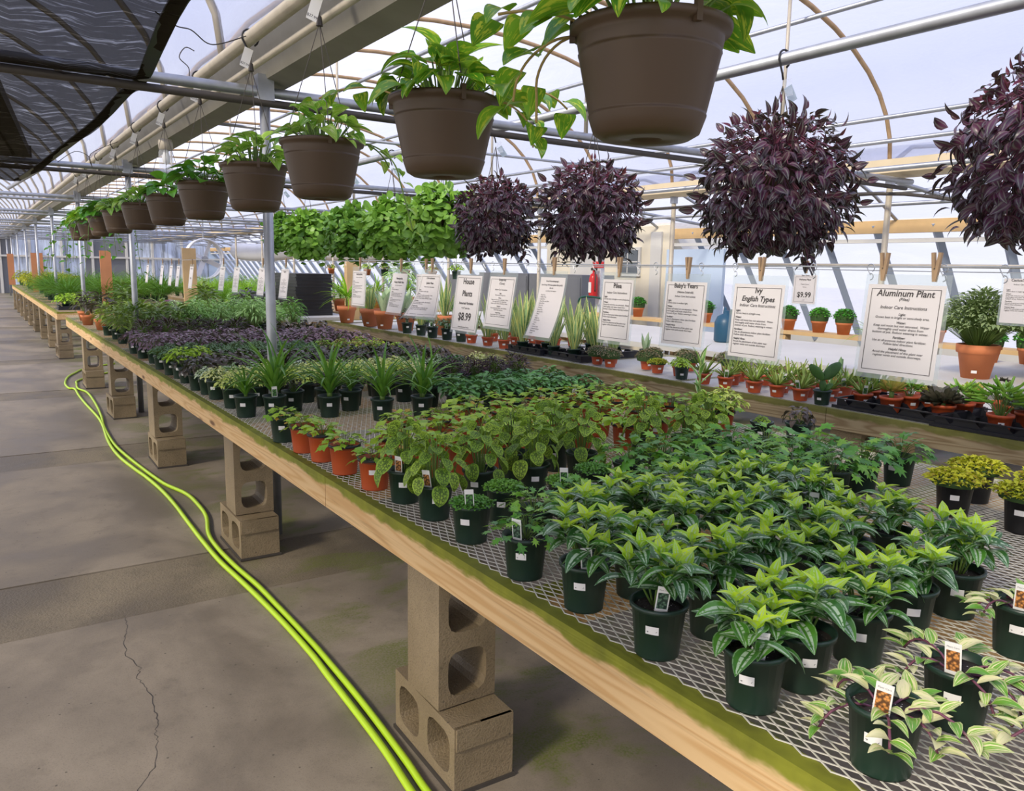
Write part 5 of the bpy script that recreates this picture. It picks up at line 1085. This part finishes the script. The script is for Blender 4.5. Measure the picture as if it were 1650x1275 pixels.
for r_,(x0,ys_) in enumerate([(3.06,(3.66,3.46,3.24,3.06,2.90,2.72)),(3.22,(3.54,3.36,3.14,2.96,2.80,2.60)),(3.40,(3.62,3.43,3.22,3.02,2.84,2.64)),(3.58,(3.5,3.3,3.1,2.9,2.7))]):
    for c_,y in enumerate(ys_):
        if r_==0 and y==2.72: continue
        potted('spiky_succulent',x0+J(),y+J(),'r','aloe',f'spiky pale aloe-like plant in orange pot, {od(c_)} from left in {od(r_)} row',group='spiky aloe-like plants',z=zr,scale=1.0,tagk='g' if rnd.random()<.75 else None,detail=2 if r_<2 else 1)
o=potted('prickly_pear_cactus',3.05,2.74,'gs',None,'prickly pear cactus with broad flat pads in small dark green pot at the bench edge')
for p,d,s in (((0,0,.075),(.05,.1,1),.8),((.0,.0,.145),(-.45,.75,.9),1.15),((0,.005,.15),(.25,-.75,.85),1.35),((.01,.01,.08),(.3,-.6,.5),.7)): inst('cactus_pad',lmesh('pad'),o,lm(p,d,(-1,0,.1),s))
o=potted('cane_cactus_plant',3.85,2.95,'gb',None,'palm-like succulent with a small pink flower in dark green pot behind the spiky rows',z=zr)
P['palm'].put(o,Matrix.Translation((0,0,.30)),0,.8); MB().tube([(0,0,.1),(0,0,.32)],.010,6).obj('trunk','bark',o,smooth=True)
for i,(x,y,hh) in enumerate([(3.68,3.05,.16),(3.70,2.86,.20),(3.66,2.62,.18)]):
    o=potted('column_cactus',x,y,'r',None,f'slender brown-green column cactus behind the spiky row, {od(i)} from the left',group='column cacti',z=zr)
    MB().lathe([(.014,.05),(.016,.1),(.015,.06+hh*.8),(0,.06+hh)],7).obj('column','greygreen',o,smooth=True); MB().tube([(.01,0,.10),(.03,.01,.13),(.032,.01,.12+hh*.5)],.008,6).obj('column_arm','greygreen',o,smooth=True)
# succulent trays at right
TR2=tray_mesh('tray_body',3,4,.145)
for i,(x,y,rz,l) in enumerate([(3.05,2.06,0,'black carrier tray of succulents, left one at the bench edge with an empty corner cell'),(3.02,1.47,2,'black carrier tray of succulents, right one cut by the picture edge')]):
    o=tray(x,y,rz,l); [c.data for c in o.children]; o.children[0].data=TR2
for i,(x,y,p,s,l) in enumerate([(3.15,2.38,'so',1.9,'open pale green rosette in the left tray corner'),(3.16,2.10,'sd',1.75,'large dark many-leaved rosette in orange pot in the left tray'),(3.32,2.08,'sg',1.0,'bright green fleshy plant with picture tag between the dark rosette and the tall green one'),(3.12,1.80,'sg',1.45,'yellow-green jade-like plant spilling over its orange pot in the right tray'),(3.12,1.52,'sb',2.0,'powdery pale rosette on a stalk cut by the right picture edge'),(3.30,1.75,'sb',1.6,'pale blue-grey rosette behind the yellow-green plant'),(3.46,2.35,'so',.9,'orange-green rosette below the Aluminum Plant sign'),(3.46,2.10,'so',1.6,'orange-tipped rosette right of the Aluminum Plant sign'),(3.48,1.90,'sd',.9,'small dark rosette behind the pale ones'),(3.46,1.66,'sb',1.0,'blue-grey small rosette at the tray rear'),(3.34,1.5,'sg',.9,'green fleshy plant behind the powdery rosette'),(3.30,2.36,'sg',.8,'small green fleshy plant behind the open rosette')]):
    potted('succulent',x,y,'r',p,l,cat='succulent',group='succulents in the black trays',z=.7065,scale=s,tagk='g' if i in(2,) else None,lift=0,ps=1.15)
o=potted('stacked_leaf_succulent',3.62,2.02,'r','sd','upright chain-leaved succulent in front of the clay pots of grey shrubs',z=.7065,scale=.5,lift=.12)
# ================================================================== BACK BENCH AND BEYOND
bb=empty('back_bench',(4.45,-1,0),label='wide low bench with pale flat top behind the weathered bench',cat='bench')
MB().box((0,0,.70),(1.75,12,.75)).obj('bench_top','bench_white',bb)
for k in range(7): MB().box((.06,.3+1.85*k,0),(.16,.42+1.85*k,.70)).obj('leg','lumber',bb); MB().box((1.55,.3+1.85*k,0),(1.65,.42+1.85*k,.70)).obj('leg','lumber',bb)
for i,(x,y,l) in enumerate([(4.80,2.73,'large clay pot with a dense grey-green shrub right of the Aluminum Plant sign'),(4.95,2.35,'large clay pot with a grey-green shrub, behind and right of the first'),(4.95,1.70,'large clay pot with a grey-green shrub cut by the right picture edge'),(5.5,2.5,'grey-green shrub furthest back, pot hidden')]):
    potted('grey_green_shrub',x,y,'c','gshrub',l,group='grey-green shrubs in clay pots',z=.75,ps=1.35,scale=1.1)
o=empty('plank_shelf',(6.62,2.2,0),label='raw timber plank shelf carrying the row of clay herb pots',cat='shelf')
MB().box((0,0,.77),(.28,7.2,.81)).obj('plank','lumber',o)
for k in range(5): MB().box((.02,.1+1.7*k,0),(.12,.2+1.7*k,.77)).obj('leg','lumber',o)
i=0
for y in (8.75,8.25,7.0,5.75,5.35,5.05,4.65,4.35,4.05,3.55,3.2,2.9,2.55):
    potted('curly_herb',6.76+J(.02),y,'cs','herb',f'round curly green herb in clay pot on the plank shelf, {od(i)} from the left',group='curly herbs on the plank shelf',z=.81,ps=1.15,detail=0); i+=1
for k in range(10): potted('curly_herb',6.0+.15*(k%2),3.2-.24*k,'cs','herb',f'curly green herb in clay pot on the pale bench right side, {od(k)} from the left',group='curly herbs on the pale bench',z=.75,ps=1.2,detail=0)
# jug and watering can
o=empty('water_jug',(5.30,5.42,.75),R(50),label='dark teal plastic jug with a handle between the tear and ivy signs',cat='jug')
MB().lathe([(0,0),(.10,0),(.115,.02),(.115,.20),(.09,.26),(.03,.29),(.028,.32),(0,.32)],20).obj('jug_body','teal',o,smooth=True)
MB().tube(smooth_path([(.03,0,.30),(.10,0,.34),(.14,0,.28),(.11,0,.20)],4),.014,8).obj('handle','teal',o,smooth=True)
o=empty('watering_can',(6.6,6.35,.81),R(35),label='dark green watering can behind the jug on the shelf',cat='watering can')
MB().lathe([(0,0),(.11,0),(.115,.02),(.10,.20),(.09,.20),(0,.19)],18).obj('can_body','greenplastic',o,smooth=True); MB().tube([(-.10,0,.05),(-.22,0,.20),(-.26,0,.25)],[.02,.014,.02],8).obj('spout','greenplastic',o,smooth=True)
MB().tube(smooth_path([(-.03,0,.20),(0,0,.29),(.12,0,.25),(.11,0,.08)],4),.010,8).obj('handle','greenplastic',o,smooth=True)
# cream shed
sh=empty('potting_shed',(8.75,0,0),label='cream painted shed wall with a dark window beyond the red extinguisher',cat='shed')
MB().box((-.1,9.6,0),(1.2,13.0,2.25)).obj('wall','cream',sh)
w=MB().box((-.14,10.25,1.35),(-.10,10.85,1.85)).obj('window_frame','bench_white',sh); MB().box((-.15,10.3,1.4),(-.139,10.8,1.8)).obj('pane','window',w); MB().box((-.155,10.54,1.4),(-.150,10.56,1.8)).obj('muntin','bench_white',w); MB().box((-.155,10.3,1.59),(-.150,10.8,1.61)).obj('muntin','bench_white',w)
MB().box((-.14,9.75,0),(-.101,10.0,2.1)).obj('corner_board','bench_white',sh); MB().box((-.13,11.3,0),(-.101,12.2,2.0)).obj('door_panel','bench_white',sh)
tag(MB().box((8.5,8.3,0),(8.56,9.5,1.8)).obj('plastic_panel','bluewhite'),'pale blue upright plastic panel at the right end of the cream shed','panel')
for i,(a,b_,z) in enumerate(((10.2,11.7,1.36),(11.75,13.4,1.36),(13.45,14.6,1.30))):
    o=empty('steel_cabinet',(7.3,a,0),label=f'grey steel cabinet behind the snake plants, {od(i)} from the right',cat='cabinet',group='grey steel cabinets')
    MB().box((0,0,.35),(.7,b_-a,z)).obj('cabinet_body','grey_panel',o); MB().box((-.015,.03,.45),(-.001,b_-a-.03,z-.05)).obj('door','grey_panel',o); MB().box((0.02,.02,0),(.65,b_-a-.02,.35)).obj('plinth','bench_white',o)
o=empty('fire_extinguisher',(7.0,9.55,1.02),label='red fire extinguisher hanging on the post left of the Pilea sign',cat='fire extinguisher')
MB().lathe([(0,0),(.065,.0),(.07,.02),(.07,.30),(.05,.36),(.02,.38),(.02,.42),(0,.42)],16).obj('cylinder_body','red',o,smooth=True); MB().box((-.02,-.05,.42),(.03,.05,.46)).obj('valve_handle','iron',o); MB().box((-.075,-.03,.08),(-.068,.03,.24)).obj('label_plate','white',o)
MB().tube(smooth_path([(0,-.04,.42),(-.05,-.10,.3),(-.04,-.09,.1)],4),.010,6).obj('nozzle_hose','iron',o,smooth=True)
o=empty('extinguisher_post',(7.09,9.55,0),label='white post carrying the red extinguisher and a red notice',cat='post'); MB().box((0,-.05,0),(.08,.05,2.1)).obj('post_body','white_metal',o); MB().box((-.012,-.13,1.48),(0,.13,1.58)).obj('notice_board','red',o)
tag(MB().tube(smooth_path([(6.9,9.2,1.02),(6.9,9.5,1.04),(6.9,9.75,1.0),(6.9,9.75,.8),(6.9,9.5,.5),(6.85,9.3,.2)],5),.018,6).obj('green_hose','greenplastic',smooth=True),'dark green hose hooked below the extinguisher','hose')
# stack of black trays at the far end of the weathered bench
tl=MB().box((-.27,-.5,0),(.27,.5,.040)).box((-.29,-.52,.036),(.29,.52,.046)).mesh('tray_stack_body','tray')
st=empty('tray_table',(3.2,12.0,0),label='low pale table under the stacked black trays',cat='table'); MB().box((-.4,-1.0,.64),(.5,1.1,.70)).obj('table_top','bench_white',st)
for a,b_ in ((-.35,-.9),(.42,-.9),(-.35,1.0),(.42,1.0)): MB().box((a-.03,b_-.03,0),(a+.03,b_+.03,.64)).obj('leg','lumber',st)
for i in range(13):
    o=inst('nursery_tray',tl,None,loc=(3.2+J(.012),11.9+J(.02),.702+.0475*i)); tag(o,f'black nursery tray in the tall stack past the weathered bench, {od(i)} from the bottom','tray','stacked black nursery trays')
for i in range(6):
    o=inst('nursery_tray',tl,None,loc=(3.15+J(.012),12.0+.93+J(.01)+.12,.702+.0475*i)); tag(o,f'black nursery tray in the low stack behind the tall one, {od(i)} from the bottom','tray','stacked black nursery trays')
nb=empty('paper_notice',(2.97,10.9,.60),label='white notice with pink capitals below the stacked black trays',cat='notice'); nb.matrix_world=Matrix.Translation((2.76,11.0,.60))@Matrix.Rotation(-PI/2,4,'Z')@Matrix.Rotation(PI/2,4,'X')
MB().box((-.25,0,0),(.25,.09,.004)).obj('card','white',nb); inst('lettering',textmesh('ROSES',.07,'pink_ink',bold=1),nb,Matrix.Translation((.05,.022,.005)))
# far plants on second bench and beyond
for i,(x,y,p,s,k) in enumerate([(.18,14.0,'bright',1.6,'gs'),(.45,13.9,'bright',1.4,'gs'),(.3,14.3,'bright',1.5,'gs')]): potted('leafy_plant',x,y,k,p,f'bright leafy plant in the black tray on the second bench, {od(i)} from the aisle',z=zr,scale=s,detail=0,group='tray of bright leafy plants')
o=tray(.08,13.75,0,'black carrier tray at the near end of the second bench'); 
c=0
for y in [15.2,15.9,16.6,17.3,18.0,18.7]:
    for x in (.3,.85,1.4,1.9):
        potted('grassy_plant',x+J(.08),y+J(.1),'gb','grassd',f'arching grassy plant on the second bench, {od(c%4)} from the aisle in {od(c//4)} row',z=zr,scale=1.45,detail=0,group='grassy plants on the second bench'); c+=1
c=0
for y in [19.6,20.6,21.7,22.9,24.2,25.6,27]:
    for x in (.25,.9,1.5): potted('golden_plant',x+J(.1),y+J(.15),'gb','gold' if (c*7)%3<2 else 'redl',f'golden-green bushy plant far down the second bench, {od(c%3)} from the aisle in {od(c//3)} row',z=zr,scale=1.5,detail=0,group='golden plants on the second bench'); c+=1
g=empty('grass_bench',(2.6,13.4,0),label='low bench behind the black trays carrying bright upright grass pots',cat='bench'); MB().box((0,0,.64),(2.2,9,.70)).obj('bench_top','lumber',g)
for k in range(5):
    for x in (.05,2.1): MB().box((x,.2+2*k,0),(x+.08,.3+2*k,.64)).obj('leg','lumber',g)
c=0
for y in [13.8,14.4,15.0,15.7,16.4,17.2,18.0,19,20]:
    for x in (2.8,3.15,3.5,3.9,4.3):
        potted('grass_pot',x+J(.06),y+J(.1),'gs','grass' if (c%5)<4 else 'lvar',f'bright upright grass pot on the low far bench, {od(c%5)} from its left in {od(c//5)} row',z=zr,scale=1.3,detail=0,group='bright grass pots'); c+=1
for i,(x,y) in enumerate([(4.0,12.4),(4.35,12.3),(4.75,12.6),(5.1,12.4),(5.5,12.9)]): potted('palm_plant',x,y,'c','palm' if i!=3 else 'lvar',f'palm-leaved plant in clay bowl behind the black tray stack, {od(i)} from the left',z=.70,scale=1.8 if i==3 else 1.3,ps=1.2,group='palm plants behind the tray stack',detail=0)
o=empty('low_table',(3.9,12.0,0),label='low table carrying the palm plants',cat='table'); MB().box((-.05,0,.64),(1.9,1.2,.70)).obj('table_top','lumber',o); 
for a,b_ in ((0,.05),(1.8,.05),(0,1.1),(1.8,1.1)): MB().box((a,b_,0),(a+.06,b_+.06,.64)).obj('leg','lumber',o)
# upright stained boards
for i,(x,y,w_,z0,z1) in enumerate([(.90,15.0,.17,.705,1.62),(.30,21.5,.24,.705,1.60),(.0,27.5,.16,.705,1.60),(1.72,12.6,.19,0,1.66)]):
    tag(MB().box((x-w_/2,y,z0),(x+w_/2,y+.04,z1)).obj('upright_board','redwood' if i<3 else 'lumber'),['orange-stained upright board with a knot on the second bench','orange-stained board further down the second bench','farthest orange-stained board near the far wall','pale weathered upright board just beyond the mossy bench'][i],'board')
tag(MB().box((3.38,10.6,0),(3.56,10.7,1.53)).obj('timber_post','lumber'),'pale weathered timber post left of the Aeschynanthus sign','post')
# round fan/duct at far end
o=empty('circulation_fan',(4.7,24.5,1.55),R(15),label='large round pale circulation fan hanging beyond the bright grass',cat='fan')
MB().lathe([(.55,-.1),(.58,-.1),(.60,.1),(.55,.1),(.55,-.1)],28).obj('shroud','white_metal',o,mw=Matrix.Rotation(PI/2,4,'X'),smooth=True)
for k in range(4): MB().box((-.07,-.01,.06),(.07,.01,.52),Matrix.Rotation(k*PI/2+.4,4,'Y')@Matrix.Rotation(.5,4,'Z')).obj('blade','white_metal',o)
MB().lathe([(0,-.08),(.08,-.07),(.09,.07),(0,.08)],12).obj('hub','galv',o,mw=Matrix.Rotation(PI/2,4,'X')); MB().tube([(0,0,.58),(0,0,2.12)],.02,6).obj('hanger_rod','galv',o)
# long air duct tube high in the right bay
for i,(x,z,y0_,y1_) in enumerate([(7.2,1.86,17,30)]): MB().box((x-.01,24.4,z),(x+.01,24.42,2.22)).obj('duct_strap','galv',ceil); tag(MB().tube([(x,y0_+(y1_-y0_)*k/10,z-.05*math.sin(k)) for k in range(11)],.30,16).obj('air_duct','white_metal',smooth=True),'long white inflatable air duct hanging in the far right bay','duct')
# small hanging pots far right
for i,(x,y) in enumerate([(5.5,12.0),(5.5,11.2),(5.5,13.0),(5.5,13.9),(5.5,14.7),(5.5,15.6),(5.5,16.6)]):
    z=1.26; o=potted('small_hanging_pot',x,y,'gb' if i%2 else 'cs','bright' if i%3 else 'brown',f'small hanging pot beyond the signs against the blue glazing, {od(i)} from the right',z=z,scale=1.2,detail=0,group='small hanging pots by the glazing')
    MB().tube([(0,0,.13),(0,0,2.335-z)],.003,4).obj('hanger_wire','iron',o)
for i,y in enumerate((6.2,7.4,9.0,11.2,13.8,16.6)): 
    potted('floor_crop_plant',7.4,y*1.05+5,'cs','herb',f'low green crop pot on the ground bench by the glazing, {od(i)} from the right',z=.40,scale=2,detail=0,group='crop pots by the glazing')
o=empty('ground_bench',(7.1,10,0),label='low ground bench by the sloped glazing',cat='bench'); MB().box((0,0,.34),(.7,14,.395)).obj('bench_top','lumber',o) ; [MB().box((.1,.5+3.2*k,0),(.2,.6+3.2*k,.34)).obj('leg','lumber',o) for k in range(5)]
for x,y0_,y1_ in ((1.26,.2,14.5),(3.6,.3,12)):
    for k,y in enumerate((y0_,y1_)): tag(MB().tube([(x,y,0 if y>13 or x>3 else .7),(x,y,2.3)],.010,6).obj('wire_stake','galv'),f'thin steel stake holding the {"near" if k==0 else "far"} end of the sign wire over the {"mossy" if x<2 else "weathered"} bench','stake')
